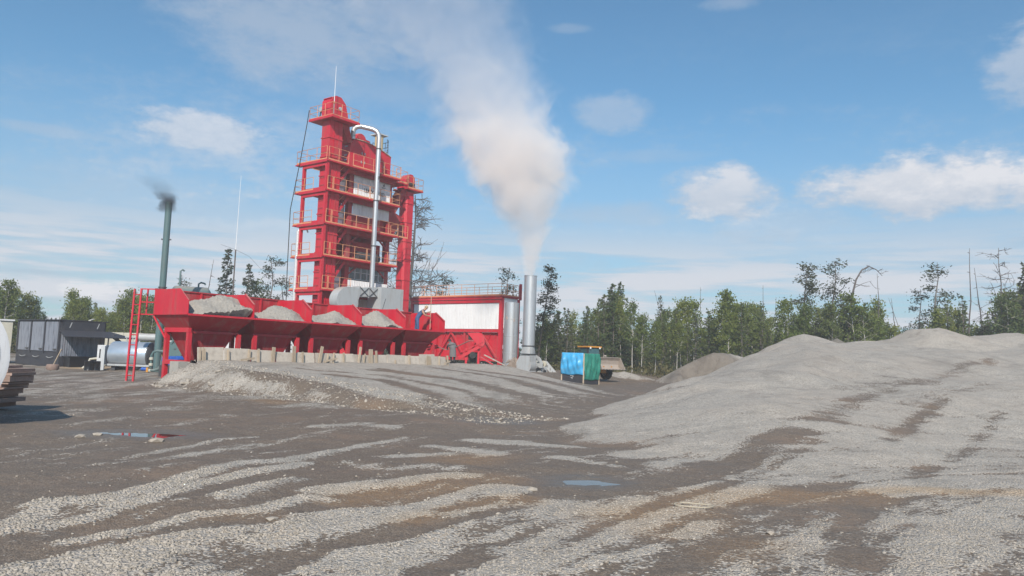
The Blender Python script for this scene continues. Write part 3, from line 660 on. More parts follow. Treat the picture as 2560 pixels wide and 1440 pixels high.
b = MB().box(-.26, .26, -.35, .35, 0, 1.02).build('concrete_block', CONC, None); b.location = P3(HO, .02, .42, 0); b.rotation_euler = (0, 0, PHI)
tag(b, 'grey concrete block set in the gravel at the front leg of the ladder-end bin', 'block')

# access ladder at the left end
lf = P3(HO, -.55, 3.55); lt = P3(HO, -.38, 3.75, 4.25)
lad = ladder('access_ladder', 'tall red steel ladder leaning up to the end plate of the red bins', (lf[0], lf[1], -.05), lt, .62, (VX[0], VX[1], 0), 9, RED, .038)
for p, q in [((.05, .12), (.5, -.85)), ((-.0, -.36), (.42, -.72))]:
    pass
hl = Vector(lt) - Vector((lf[0], lf[1], -.05)); vv = Vector((VX[0], VX[1], 0)); uu = Vector((UX[0], UX[1], 0))
for zz in (hl.z - .02, hl.z - .62, hl.z - 1.18):
    a = Vector((hl.x, hl.y, zz)) - vv * .31; MB().beam(a, a + uu * .36 - vv * .55, .05, .05).build('tie_bar', RED, lad)
a = Vector((hl.x, hl.y, hl.z - 1.18)) + uu * .36 - vv * .2; MB().beam(a, a + Vector((0, 0, 1.18)), .06, .06).build('handrail_post', RED, lad)

# ------------------------------------------------------------------ mixing tower
TO = np.array([-14.93, 59.0]); LV = [16.75, 14.38, 11.72, 9.12, 6.45, 3.8]
tw = thing('mixing_tower', 'tall red steel mixing tower with stacked railed platforms and grey cladding', 'tower', (TO[0], TO[1], 0), PHI)
for (x, y) in ((0, 0), (0, 2.85)): MB().box(x - .02, x + .22, y, y + .22, .3, 16.6).build('column', RED, tw)
for (x, y, w_) in ((3.15, .95, .42), (7.55, .95, .42), (3.15, 2.8, .3), (7.55, 2.8, .3)): MB().box(x, x + w_, y, y + w_, .3, 16.6).build('column', RED2, tw)
for j, z in enumerate(LV):
    xe = 8.05
    pl_ = MB().box(-.10, xe, -.06, 3.25, z - .09, z); pl_.box(-.10, xe + .02, -.10, -.062, z - .10, z + .02); pl_.box(-.14, -.102, -.10, 3.25, z - .20, z + .02)
    pf = pl_.build('platform', RED, tw)
    if j < 5 and j > 0: MB().box(-.13, .9, 3.255, 3.85, z - .10, z - .02).build('side_landing', RED, pf)
    if j == 0: MB().box(-.13, .4, 3.255, 3.9, z - .12, z - .03).build('side_landing', RED, pf); MB().box(xe + .03, xe + 1.5, .6, 3.2, z - .12, z - .03).build('side_landing', RED, pf)
    # edge beams of the module above and below
    MB().box(-.025, .16, .225, 2.848, z - .46, z - .212).build('beam', RED, tw); MB().box(.226, 8.0, .62, .78, z - .44, z - .10).build('beam', RED2, tw)
    MB().box(3.6, 7.54, .96, 1.2, z - .50, z - .1).build('beam', RED2, tw)
    if j: MB().box(-.03, .14, .225, 2.848, z + .03, z + .2).build('beam', RED, tw)
    if j < 5:
        if j == 0:
            railing(pf, (.1, -.04, z), (2.1, -.04, z)); railing(pf, (2.6, -.04, z), (5.9, -.04, z)); railing(pf, (6.05, -.04, z), (8.0, -.04, z)); railing(pf, (8.0, .05, z), (8.0, .5, z), step=.5)
            railing(pf, (8.1, .65, z), (9.5, .65, z)); railing(pf, (9.5, .65, z), (9.5, 3.1, z)); railing(pf, (-.05, .05, z), (-.05, 3.8, z)); railing(pf, (-.05, 3.8, z), (2.5, 3.8, z))
        else:
            xm = 8.0 if j < 4 else 3.0
            railing(pf, (.12, -.04, z), (.62, -.04, z), step=.5)
            railing(pf, (.72, -.04, z), (4.5 if j < 4 else 3.0, -.04, z))
            if j < 4: railing(pf, (4.6, -.04, z), (8.0, -.04, z)); railing(pf, (8.0, -.04, z), (8.0, .9, z), step=.9)
            railing(pf, (-.08, 1.5, z), (-.08, 3.8, z), step=1.15); railing(pf, (-.08, 3.8, z), (.85, 3.8, z), step=.9)
            if j == 2: railing(pf, (8.05, .1, z), (9.3, .1, z), step=.6)
for j in range(4):                                          # stair flights between platforms
    z0, z1 = LV[j + 1], LV[j]
    st = MB(); st.beam((.95, .55, z0 + .1), (2.75, .55, z1 - .15), .06, .24); st.beam((.95, 1.15, z0 + .1), (2.75, 1.15, z1 - .15), .06, .24)
    s_ = st.build('staircase', RED, tw)
    for k in range(9):
        f_ = (k + .5) / 9; MB().box(.95 + 1.8 * f_ - .12, .95 + 1.8 * f_ + .12, .585, 1.115, z0 + .1 + (z1 - z0 - .25) * f_ - .02, z0 + .1 + (z1 - z0 - .25) * f_ + .02).build('tread', RED2, s_)
    MB().tube([(.75, .5, z0 + 1.0), (.95, .5, z0 + 1.15), (2.6, .5, z1 + .35)], .026, 6).build('handrail', RAIL, s_)
def cladding(x0, x1, z0, z1, y=.93, m_=GREYSHEET, step=1.02):
    n = max(1, int(round((x1 - x0) / step)))
    for i in range(n): MB().corrugated(y, x0 + (x1 - x0) * i / n + .004, x0 + (x1 - x0) * (i + 1) / n - .004, z0, z1, .17, .03).build('cladding_panel', m_, tw, False)
cladding(3.62, 7.72, LV[1] + .06, LV[0] - .22, m_=WHITE); cladding(3.62, 7.72, 13.06, LV[1] - .24, m_=WHITE); cladding(3.5, 7.9, 3.9, 7.55, m_=WHITE)
MB().box(3.6, 7.54, 1.3, 2.78, LV[1] + .05, LV[0] - .15).build('screen_chamber', RED2, tw)
MB().box(3.6, 7.54, 1.25, 2.78, 11.8, 12.9).build('weigh_chamber', RED2, tw)
m = MB(); m.loft([(4.4, 1.3, 11.78), (6.9, 1.3, 11.78), (6.9, 2.7, 11.78), (4.4, 2.7, 11.78)], [(3.65, 1.2, 13.05), (7.5, 1.2, 13.05), (7.5, 2.75, 13.05), (3.65, 2.75, 13.05)]); m.build('weigh_hopper', RED2, tw)
MB().box(4.2, 7.3, 1.4, 2.75, 9.2, 10.9).build('mixer', RED2, tw); MB().box(3.46, 7.54, 2.80, 2.86, 9.13, 11.6).build('back_panel', RED2, tw); MB().lathe([(.42, -1.2), (.42, 1.2)], 16, (5.7, 1.25, 9.65), 'x').build('mixer_drum', STEEL, tw)
for z in (LV[2], LV[3]):
    MB().beam((3.45, 1.0, z - 1.15), (4.35, 1.0, z - .45), .12).build('brace', RED2, tw); MB().beam((7.65, 1.0, z - 1.15), (6.8, 1.0, z - .45), .12).build('brace', RED2, tw)
MB().box(3.6, 7.54, 1.1, 2.78, 6.5, 9.0).build('loading_bay_shade', DARKWALL, tw)  # near-black block: shade of the tower interior put into its colour
for i in range(6):                                          # windows over the loading bay
    wx = 3.62 + i * .66
    wf = MB(); wf.box(wx, wx + .62, .99, 1.05, 7.62, 7.68); wf.box(wx, wx + .62, .99, 1.05, 8.22, 8.27); wf.box(wx, wx + .62, .99, 1.05, 8.82, 8.88); wf.box(wx, wx + .05, .985, 1.055, 7.68, 8.82); wf.box(wx + .57, wx + .62, .985, 1.055, 7.68, 8.82)
    w_o = wf.build('window', GREYSHEET, tw)
    for zz in (7.69, 8.28): MB().box(wx + .05, wx + .57, 1.01, 1.03, zz, zz + .53).build('pane', GLASS, w_o)
m = MB(); m.loft([(8.0, 1.3, 11.9), (8.6, 1.3, 11.9), (8.6, 2.2, 11.9), (8.0, 2.2, 11.9)], [(7.98, 1.1, 14.2), (9.7, 1.1, 13.7), (9.7, 2.4, 13.7), (7.98, 2.4, 14.2)]); m.build('filler_chute', RED2, tw)
for z, n in ((LV[1], 3), (LV[2], 3), (LV[4], 2)):           # grey switch cabinets with white placards by the stairs
    c_ = MB().box(2.25, 3.1, 1.35, 1.75, z + .02, z + 2.0).build('switch_cabinet', GREYPAINT, tw)
    for q in range(n): MB().box(2.38 + .08 * (q % 2), 2.88 + .08 * (q % 2), 1.33, 1.345, z + .35 + q * .58, z + .68 + q * .58).build('placard', SIGNWHITE, c_)
# lettering and emblems on the upper cladding
def lettering(txt, size, loc, parent, matl, name, squeeze=1.0):
    cu = bpy.data.curves.new(name, 'FONT'); cu.body = txt; cu.size = size; cu.extrude = .006; cu.offset = .004; cu.space_character = 1.06
    tmp = bpy.data.objects.new('tmp_text', cu); COL.objects.link(tmp)
    me = bpy.data.meshes.new_from_object(tmp.evaluated_get(bpy.context.evaluated_depsgraph_get()))
    bpy.data.objects.remove(tmp); me.name = name; me.materials.clear(); me.materials.append(matl)
    o = bpy.data.objects.new(name, me); COL.objects.link(o); o.parent = parent
    o.location = loc; o.rotation_euler = (math.pi / 2, 0, 0); o.scale = (squeeze, 1, 1)
    return o
lettering('LEADGUARD', .44, (4.72, .886, 15.14), tw, INK, 'lettering', .86)
em = MB()
for k in range(9):
    a0, a1 = math.pi * (.12 + .08 * k), math.pi * (.12 + .08 * (k + 1))
    em.add([(6.02 - .34 * math.cos(a0), .888, 15.60 + .15 * math.sin(a0)), (6.02 - .34 * math.cos(a1), .888, 15.60 + .15 * math.sin(a1)), (6.02 - .22 * math.cos(a1), .888, 15.58 + .07 * math.sin(a1)), (6.02 - .22 * math.cos(a0), .888, 15.58 + .07 * math.sin(a0))], [(3, 2, 1, 0)])
em.build('emblem', REDINK, tw)
lg = MB(); lg.add([(6.78, .888, 16.02), (7.02, .888, 16.02), (6.99, .888, 16.25)], [(0, 1, 2)]); lg.box(6.68, 7.18, .884, .89, 15.9, 15.935); lg.box(6.74, 7.12, .884, .89, 15.82, 15.85); lg.build('emblem', INK, tw)
# vibrating screen housing on the top platform
zt = LV[0]
prof = [(2.95, zt + .01), (2.95, zt + 1.75), (3.05, zt + 2.2), (3.3, zt + 2.62), (4.4, zt + 2.66), (5.6, zt + 2.55), (6.7, zt + 2.3), (7.62, zt + 2.0), (7.62, zt + .01)]
sh = MB().prism(prof, 'y', .92, 2.7).build('screen_housing', RED, tw)
top = MB()
for (xa, za), (xb, zb) in zip(prof[3:7], prof[4:8]): top.beam((xa, 1.8, za + .03), (xb, 1.8, zb + .03), 1.9, .05)
top.build('dusty_lid', mat('dusty_cream', (.50, .38, .28), .9, var=.2, scale=5), sh)
for q, (xx, zz) in enumerate(((4.25, 1.5), (4.55, 1.5), (4.2, .75), (4.55, .75), (6.8, .9))): MB().box(xx, xx + .12, .89, .918, zt + zz, zt + zz + .2).build('latch', GREYPAINT, sh)
for zz in (.75, 1.15, 1.9): MB().box(2.90, 2.948, 1.2, 1.5, zt + zz, zt + zz + .1).build('latch', GREYPAINT, sh)
MB().lathe([(.55, -.45), (.62, -.3), (.62, .3), (.5, .45)], 18, (4.6, 1.9, zt + 2.9), 'y').build('drive_guard', RED, sh)
MB().box(4.0, 5.6, 1.5, 2.3, zt + 2.7, zt + 3.05).build('drive_base', RED, sh)
cv = MB().lathe([(.36, 0), (.36, 1.5)], 18, (6.75, 1.6, zt + 2.33)).build('vent_filter', CREAM, sh)
MB().box(6.25, 7.35, 1.1, 2.2, zt + 3.84, zt + 3.93).build('vent_cap', GREYSHEET, cv)
for zz in (2.55, 3.0, 3.45): MB().tube([(7.6 + .0 * k + .55 * math.sin(k * .35) * 0 - .9 + 1.0 * math.cos(-1.2 + k * .3), 1.8 + 1.0 * math.sin(-1.2 + k * .3), zt + zz) for k in range(9)], .025, 6).build('guard_hoop', STEEL, sh)
for k in range(5): MB().tube([(6.7 + 1.0 * math.cos(-1.2 + k * .6), 1.8 + 1.0 * math.sin(-1.2 + k * .6), zt + 2.1), (6.7 + 1.0 * math.cos(-1.2 + k * .6), 1.8 + 1.0 * math.sin(-1.2 + k * .6), zt + 3.5)], .025, 6).build('guard_post', STEEL, sh)
MB().tube([(3.25, 1.4, zt + 2.6), (3.2, 1.4, zt + 3.75), (3.35, 1.4, zt + 3.9), (3.55, 1.4, zt + 3.75), (3.6, 1.4, zt + 2.7)], .022, 6).build('guard_hoop', STEEL, sh)
railing(sh, (3.6, 2.6, zt + 2.62), (6.6, 2.6, zt + 2.35), toe=False, matl=STEEL)
MB().tube([(-.06, 3.12, 2), (-.06, 3.12, 7.5), (-.06, 3.12, 11.2)], .13, 10).build('insulated_pipe', INSUL, tw)
MB().tube([(-.06, 3.12, 11.2), (.2, 3.0, 11.5), (.6, 2.9, 11.45), (.75, 2.9, 11.2)], .06, 8).build('insulated_pipe', INSUL, tw)

# bucket elevator rising through the tower
be = thing('bucket_elevator', 'tall red bucket elevator with railed head platform topping the tower', 'elevator', (TO[0], TO[1], 0), PHI)
MB().box(.32, 1.62, .32, 1.30, .4, 20.1).build('shaft', RED, be)
for z in np.arange(1.6, 20, 1.55): MB().box(.27, 1.67, .27, 1.35, z, z + .09).build('flange', RED, be)
for xx in (.75, 1.2): MB().box(xx, xx + .05, .28, .318, .6, 20.05).build('stiffener', RED, be)
for z in np.arange(3, 16.4, .62): MB().box(.285, .318, .5, 1.2, z, z + .09).build('stiffener', RED2, be)
zp = 20.25
pf = MB().box(-.10, 2.65, -.45, 2.5, zp - .1, zp).box(-.14, 2.69, -.49, -.452, zp - .14, zp + .06).box(-.14, -.102, -.45, 2.5, zp - .14, zp + .06).build('platform', RED, be)
railing(pf, (-.07, -.42, zp), (2.62, -.42, zp), step=.9); railing(pf, (-.07, -.42, zp), (-.07, 2.47, zp), step=1.0); railing(pf, (2.62, -.42, zp), (2.62, 2.47, zp), step=1.4); railing(pf, (-.07, 2.47, zp), (2.62, 2.47, zp), step=1.4)
hd = MB().prism([(.25, zp + .005), (.25, zp + 1.45), (.45, zp + 1.78), (.75, zp + 1.92), (1.25, zp + 1.9), (1.75, zp + 1.45), (2.05, zp + .4), (2.1, zp + .005)], 'y', .25, 1.38).build('head_cover', RED, be)
for z in (1.5, 1.66): MB().box(.28, .62, .3, 1.3, zp + z, zp + z + .05).build('stiffener', RED, hd)
MB().lathe([(.14, -.09), (.14, .0)], 14, (1.15, .25, zp + .95), 'y').build('bearing', GREYPAINT, hd)
MB().loft([(1.5, .35, 20.1), (2.25, .35, 20.1), (2.25, 1.25, 20.1), (1.5, 1.25, 20.1)], [(2.75, .95, 18.9), (3.3, .95, 18.9), (3.3, 1.7, 18.9), (2.75, 1.7, 18.9)]).build('discharge_chute', RED2, be)
dr = MB().lathe([(.2, -.35), (.22, -.3), (.22, .25), (.15, .35)], 14, (.9, 1.95, zp + 1.05), 'x').build('drive_motor', GREYPAINT, be)
for xx in (.65, 1.15):
    for s_ in (-1, 1): MB().beam((xx, 1.95 + .05 * s_, zp + .9), (xx, 1.95 + .3 * s_, zp + .01), .07).build('stand', STEEL, dr)
lr = thing('lightning_rod', 'thin white lightning rod standing at the head of the tall elevator', 'lightning rod', P3(TO, .1, -.3, 20.3), PHI)
MB().tube([(0, 0, 0), (0, 0, 4.0)], [.032, .014], 6).build('rod', SIGNWHITE, lr); MB().box(-.05, .05, -.05, .05, .9, 1.1).build('clamp', RAIL, lr)
cb = MB().tube([P3(TO, -.12, 2.52, 21.1), P3(TO, -.2, 2.62, 19.8), P3(TO, -.16, 3.2, 17.2), P3(TO, -.32, 3.95, 13.0), P3(TO, -.3, 3.9, 8.0), P3(TO, -.3, 3.7, 3.0)], .035, 6).build('power_cable', BLACK, None)
tag(cb, 'black cable hanging from the elevator platform down the tower edge', 'cable')

# filler elevator beside the tower
fe = thing('filler_elevator', 'slim red filler elevator standing apart beside the tower, with rounded head', 'elevator', P3(TO, 10.15, 1.35), PHI)
oc = [(.0, .18), (.18, 0), (.92, 0), (1.1, .18), (1.1, .82), (.92, 1.0), (.18, 1.0), (0, .82)]
MB().prism([(x, y) for x, y in oc], 'z', .5, 16.3).build('shaft', RED, fe)
for z in np.arange(1.2, 16, 1.75): MB().prism([(.55 + (x - .55) * 1.09, .5 + (y - .5) * 1.09) for x, y in oc], 'z', z, z + .08).build('flange', RED, fe)
for z in (6.9, 9.8): MB().tube([(-2.2, .4, z), (.0, .3, z)], .045, 8).build('tie_bar', STEEL, fe)
zp = 16.55
pf = MB().box(-.2, 1.8, -.35, 1.6, zp - .1, zp).build('platform', RED, fe)
railing(pf, (-.15, -.32, zp), (1.76, -.32, zp), step=.75); railing(pf, (1.76, -.32, zp), (1.76, 1.55, zp), step=.9); railing(pf, (-.15, 1.55, zp), (1.76, 1.55, zp), step=1.1)
MB().prism([(-.35, zp + .01), (-.2, zp + .5), (.15, zp + 1.15), (.4, zp + 1.4), (.75, zp + 1.4), (1.0, zp + 1.15), (1.1, zp + .01)], 'y', .05, .95).build('head_cover', RED, fe)
MB().loft([(-.5, .1, zp - .15), (.3, .1, zp - .15), (.3, .9, zp - .15), (-.5, .9, zp - .15)], [(-1.9, .2, 13.9), (-1.2, .2, 13.9), (-1.2, .8, 13.9), (-1.9, .8, 13.9)]).build('discharge_chute', RED2, fe)
MB().lathe([(.15, -.25), (.15, .25)], 12, (.5, -.12, zp + .45), 'x').build('drive_motor', STEEL, fe)

# exhaust pipe down the front of the tower
ep = thing('exhaust_pipe', 'silver pipe bending over the screen housing and running down the tower front', 'pipe', P3(TO, 0, 0), PHI)
pts = [(3.2, .9, 19.3), (3.2, .9, 19.95), (3.25, .85, 20.2), (3.42, .7, 20.40), (3.65, .48, 20.44), (4.0, .12, 20.36), (4.35, -.25, 20.26), (4.56, -.48, 20.1), (4.67, -.61, 19.85), (4.70, -.65, 19.5), (4.70, -.65, 6.6)]
MB().tube(pts, .205, 14).build('duct', SILVER, ep)
for z in (18.6, 14.2, 10.4): MB().lathe([(.235, -.05), (.235, .05)], 16, (4.70, -.65, z)).build('clamp', STEEL, ep)
MB().lathe([(.24, -.05), (.24, .05)], 16, (3.2, .93, 19.6)).build('clamp', GREYPAINT, ep)
MB().box(4.66, 4.74, -.94, -.86, 16.0, 16.25).build('sampling_port', STEEL, ep)

# dust fan with square duct in front of the tower
df = thing('dust_fan', 'light grey fan casing with cross-braced duct and big square box before the tower', 'fan', P3(TO, 0, -1.5), PHI)
sp = []
for k in range(26):
    a = math.radians(95 + k * 11.0); r = .82 + .35 * (1 - k / 25)
    sp.append((1.55 + r * math.cos(a) * 1.15, 5.55 + r * math.sin(a)))
sp = [(2.6, 6.72), (1.45, 6.72)] + sp[1:] + [(2.6, 6.05)]
MB().prism(sp, 'y', -.15, .75).build('scroll_casing', GREYPAINT, df)
MB().loft([(2.6, -.1, 6.02), (2.6, .7, 6.02), (2.6, .7, 6.70), (2.6, -.1, 6.70)], [(4.55, -.1, 6.15), (4.55, .7, 6.15), (4.55, .7, 6.95), (4.55, -.1, 6.95)]).build('duct', GREYPAINT, df)
for xa in (2.65, 3.6):
    MB().beam((xa, -.13, 6.06), (xa + .9, -.13, 6.78), .07, .03, up=(0, 1, 0)).build('brace', STEEL, df); MB().beam((xa, -.13, 6.78), (xa + .9, -.13, 6.10), .07, .03, up=(0, 1, 0)).build('brace', STEEL, df)
    MB().box(xa - .06, xa, -.14, .74, 6.0, 6.86).build('frame', GREYPAINT, df)
MB().box(4.56, 7.05, -.5, 1.1, 5.25, 6.95).build('expansion_box', GREYPAINT, df); MB().box(4.5, 7.1, -.55, 1.15, 5.14, 5.248).build('base_flange', GREYPAINT, df)
for xx in (4.9, 6.7, 1.5): MB().box(xx, xx + .2, .0, .2, .5, 5.13).build('leg', RED2, df)
MB().box(.2, 7.2, -.3, 1.0, 4.6, 4.78).build('support_frame', RED2, df)

# ------------------------------------------------------------------ baghouse
BO = np.array([-.85, 68.0])
bh = thing('baghouse', 'long white-walled filter house with red frame and sloping red hoppers below', 'filter house', (BO[0], BO[1], 0), PHI)
BL, BX = 11.2, 2.6
for k in range(9):
    y0 = .36 + (BL - .6) * k / 9; y1 = .36 + (BL - .6) * (k + 1) / 9
    MB().corrugated(.05, y0 + .004, y1 - .004, 4.12, 6.46, .2, .012, axis='y').build('wall_panel', WHITE, bh, False)
MB().corrugated(.08, .36, BX - .02, 4.2, 6.95, .2, .02).build('wall_panel', WHITE, bh, False)
MB().box(.12, BX, .12, BL, 4.15, 6.9).build('filter_chamber', GREYSHEET, bh)
for (x, y) in ((0, 0), (0, BL - .1), (BX - .2, 0)): MB().box(x, x + .32, y, y + .32, .55, 6.95).build('column', RED, bh)
MB().box(-.04, .28, .325, BL - .105, 6.49, 6.74).build('beam', RED, bh); MB().box(-.03, .28, .325, BL - .105, 3.82, 4.09).build('beam', RED, bh); MB().box(-.03, .24, .325, BL - .105, 1.22, 1.48).build('beam', RED, bh)
rf = MB().box(-.12, BX + .1, -.1, BL + .3, 7.02, 7.14).build('roof', RED2, bh); MB().box(-.1, .0, -.05, BL + .2, 6.80, 6.98).build('gutter', RED, bh)
MB().box(.33, BX - .21, -.02, .2, 6.96, 7.015).build('beam', RED, bh); MB().box(.33, BX - .21, -.02, .2, 1.22, 1.48).build('beam', RED, bh)
railing(rf, (.0, .1, 7.14), (.0, BL, 7.14), h=1.1, step=1.6); railing(rf, (BX, .1, 7.14), (BX, BL, 7.14), h=1.1, step=1.6); railing(rf, (.0, .1, 7.14), (BX, .1, 7.14), h=1.1, step=.9); railing(rf, (.0, BL, 7.14), (BX, BL, 7.14), h=1.1, step=1.2)
for k in range(2):
    ya, yb = .4 + k * 5.45, 5.75 + k * 5.3
    MB().loft([(.5, ya + 1.9, 1.5), (1.6, ya + 1.9, 1.5), (1.6, yb - 1.9, 1.5), (.5, yb - 1.9, 1.5)], [(.22, ya, 3.81), (BX - .25, ya, 3.81), (BX - .25, yb, 3.81), (.22, yb, 3.81)]).build('dust_hopper', RED, bh)
    for q in range(4):
        f_ = (q + .7) / 4.4; yt = ya + (yb - ya) * f_; yl = ya + 1.9 + (yb - ya - 3.8) * f_
        MB().beam((.18, yt, 3.8), (.46, yl, 1.55), .07, .07).build('rib', RED, bh)
    MB().lathe([(.2, -.3), (.2, .3)], 12, (.6, (ya + yb) / 2, 1.3), 'y').build('valve', RED2, bh)
MB().box(.30, .34, .33, BL - .1, 1.5, 3.80).build('hopper_skirt', RED, bh)
for (ya, za, yb, zb) in ((2.4, 3.8, .5, 1.5), (2.4, 3.8, 4.0, 1.5), (6.0, 3.8, 4.6, 1.9), (6.0, 3.8, 7.6, 1.5), (9.4, 3.8, 8.0, 1.5), (9.4, 3.8, 10.9, 1.5)): MB().beam((.1, ya, za), (.1, yb, zb), .16, .14).build('brace', RED, bh)
for yy in (4.25, 7.85): MB().box(.04, .2, yy, yy + .2, 1.49, 3.81).build('strut', RED, bh)
la = MB().box(BX + .15, BX + .21, -.55, -.49, 2.2, 8.35).box(BX + .6, BX + .66, -.55, -.49, 2.2, 8.35).build('caged_ladder', RED, bh)
for z in np.arange(2.4, 8.2, .32): MB().tube([(BX + .18, -.52, z), (BX + .63, -.52, z)], .02, 6).build('rung', RED, la)
for z in np.arange(4.4, 8.4, .75): MB().tube([(BX + .18, -.52, z), (BX + .05, -.95, z), (BX + .4, -1.2, z), (BX + .76, -.95, z), (BX + .63, -.52, z)], .025, 6).build('cage_hoop', RED, la)
for q in ((BX + .05, -.95), (BX + .4, -1.2), (BX + .76, -.95)): MB().box(q[0] - .02, q[0] + .02, q[1] - .02, q[1] + .02, 4.4, 8.2).build('cage_bar', RED, la)
MB().box(BX - .1, BX + .2, -.12, -.01, 6.9, 8.4).build('gate_post', RED, bh)

# silver clean-gas duct, chimney and fan
cd = thing('gas_duct', 'stout silver upright duct with seams beside the white filter house', 'duct', at(1275, 900, 62)[:2].tolist() + [0])
for q, (z0, z1) in enumerate(((.5, 1.9), (1.92, 3.3), (3.32, 4.7), (4.72, 6.08))): MB().lathe([(.60, z0), (.60, z1)], 32).build('duct_section', SILVER, cd)
for z in (1.9, 3.3, 4.7): MB().lathe([(.612, z - .01), (.612, z + .03)], 32).build('seam', GREYPAINT, cd)
for (a, z) in ((-2.2, 4.9), (-1.2, 4.75), (-2.3, 5.0)): MB().box(.6 * math.cos(a) - .03, .6 * math.cos(a) + .03, .612 * math.sin(a) - .01, .612 * math.sin(a) + .01, z - .25, z).build('rust_patch', RUST, cd)
MB().tube([(0.1, -.1, 1.1), (.5, -.7, 1.05), (1.0, -1.4, 1.05)], .45, 20).build('elbow', GREYPAINT, cd)
chp = at(1320, 900, 60)
ch = thing('chimney', 'tall smooth silver chimney giving off the big pale smoke plume', 'chimney', (chp[0], chp[1], 0))
MB().lathe([(.50, 2.62), (.50, 8.1), (.53, 8.1), (.53, 8.14), (.47, 8.14), (.47, 7.4)], 40).build('flue', SILVER, ch)
MB().lathe([(.56, 2.56), (.56, 2.62)], 32).build('flange', STEEL, ch)
cs, sn = math.cos(PHI), math.sin(PHI)
sqr = [(cs * a - sn * b, sn * a + cs * b) for a, b in ((-.44, -.44), (.44, -.44), (.44, .44), (-.44, .44))]
n = 32; circ = [(.5 * math.cos(2 * math.pi * k / n), .5 * math.sin(2 * math.pi * k / n), 2.56) for k in range(n)]
def sqpt(a):
    best = None
    for i in range(4):
        (x1, y1), (x2, y2) = sqr[i], sqr[(i + 1) % 4]; den = math.cos(a) * (y2 - y1) - math.sin(a) * (x2 - x1)
        if abs(den) > 1e-9:
            t_ = (x1 * (y2 - y1) - y1 * (x2 - x1)) / den; s_ = (x1 * math.sin(a) - y1 * math.cos(a)) / den * -1
            px_, py_ = math.cos(a) * t_, math.sin(a) * t_
            u_ = ((px_ - x1) * (x2 - x1) + (py_ - y1) * (y2 - y1)) / ((x2 - x1) ** 2 + (y2 - y1) ** 2)
            if t_ > 0 and -1e-6 <= u_ <= 1 + 1e-6: best = (px_, py_, 1.98)
    return best
MB().loft([sqpt(2 * math.pi * k / n) for k in range(n)], circ).build('transition', GREYPAINT, ch)
MB().add([(x * 1.14, y * 1.14, 1.92) for x, y in sqr] + [(x * 1.14, y * 1.14, 1.975) for x, y in sqr], [(3, 2, 1, 0), (4, 5, 6, 7), (0, 1, 5, 4), (1, 2, 6, 5), (2, 3, 7, 6), (3, 0, 4, 7)]).build('flange', STEEL, ch)
fn = thing('draught_fan', 'grey induced-draught fan with motor and belt guard at the chimney foot', 'fan', (chp[0], chp[1], 0), PHI)
sp = [(-.44, 1.9), (-.44, 1.3)] + [(.12 + (.72 - .0 * k) * math.cos(math.radians(165 + k * 12)), 1.1 + (.72) * math.sin(math.radians(165 + k * 12))) for k in range(17)] + [(.84, 1.3), (.44, 1.9)]
MB().prism([(q[0], q[1]) for q in sp], 'x', -.40, .40).build('scroll_casing', GREYPAINT, fn)
for z in (.75, 1.3, 1.8): MB().box(.402, .50, -.42, .5, z, z + .06).build('stiffener', GREYPAINT, fn)
for y in (-.40, .42): MB().box(-.38, .48, y - .05 if y < 0 else y, y if y < 0 else y + .05, .4, 1.88).build('stiffener', GREYPAINT, fn)
MB().prism([(-.75, .9), (.65, .9), (.65, 1.35), (.3, 1.75), (-.1, 1.9), (-.5, 1.7), (-.75, 1.3)], 'x', .9, .98).build('shaft_guard', GREYPAINT, fn)
mo = MB().prism([(-.55, .35), (.55, .35), (.45, 1.0), (-.4, 1.0)], 'x', 1.15, 2.0).build('motor_base', GREYPAINT, fn); MB().box(1.4, 1.75, -.58, -.5, .5, .72).build('opening', BLACK, mo)
MB().lathe([(.16, .5), (.18, .6), (.18, 1.7), (.12, 1.9)], 18, (0, -.1, 1.22), 'x').build('bearing_shaft', BEIGE, fn)
MB().lathe([(.27, 1.95), (.27, 2.12)], 20, (0, -.1, 1.2), 'x').build('pulley', BEIGE, fn)
bg_ = MB().beam((2.22, -.1, 1.3), (2.75, -1.0, .15), .12, .42).build('belt_guard', GREYPAINT, fn)
for k in range(4): f_ = .25 + k * .2; MB().beam((2.22 + .53 * f_ - .08, -.1 - .9 * f_, 1.3 - 1.15 * f_ + .1), (2.22 + .53 * f_ - .08, -.1 - .9 * f_ - .02, 1.3 - 1.15 * f_ - .06), .03, .03).build('slot', STEEL, bg_)
MB().tube([(.45, -.45, 1.7), (1.9, -.55, .5)], .035, 8).build('stay', GREYPAINT, fn); MB().tube([(.45, -.35, 1.2), (1.5, -.5, .6)], .035, 8).build('stay', GREYPAINT, fn)
MB().lathe([(.24, -.4), (.26, .4)], 16, (2.5, .5, .65), 'x').build('motor', GREYPAINT, fn)

# inclined conveyor between the bins and the filter house
co = at(1152, 912, 49.5); cz = Z(co[0], co[1])
cv = thing('inclined_conveyor', 'red inclined belt conveyor with grey belt and curved hood past the last bin', 'conveyor', (co[0], co[1], cz))
MB().beam((-.15, .0, .35), (1.35, -.1, 1.22), .09, .20).build('frame', RED, cv); MB().beam((-.15, .8, .35), (1.35, .7, 1.22), .09, .20).build('frame', RED, cv)
MB().beam((-.05, -.12, .72), (1.4, -.2, 1.45), .05, .05).build('guard_rail', RED, cv)
bt = MB()
bp = [(-2.5, 1.42), (-2.0, 1.25), (-1.4, .98), (-1.0, .86), (-.6, .95), (-.1, 1.2), (.45, 1.48), (.9, 1.52)]
for (xa, za), (xb, zb) in zip(bp[:-1], bp[1:]): bt.add([(xa, -.15, za), (xb, -.15, zb), (xb, .65, zb), (xa, .65, za), (xa, -.15, za - .03), (xb, -.15, zb - .03), (xb, .65, zb - .03), (xa, .65, za - .03)], [(0, 1, 2, 3), (7, 6, 5, 4), (0, 4, 5, 1), (2, 6, 7, 3)])
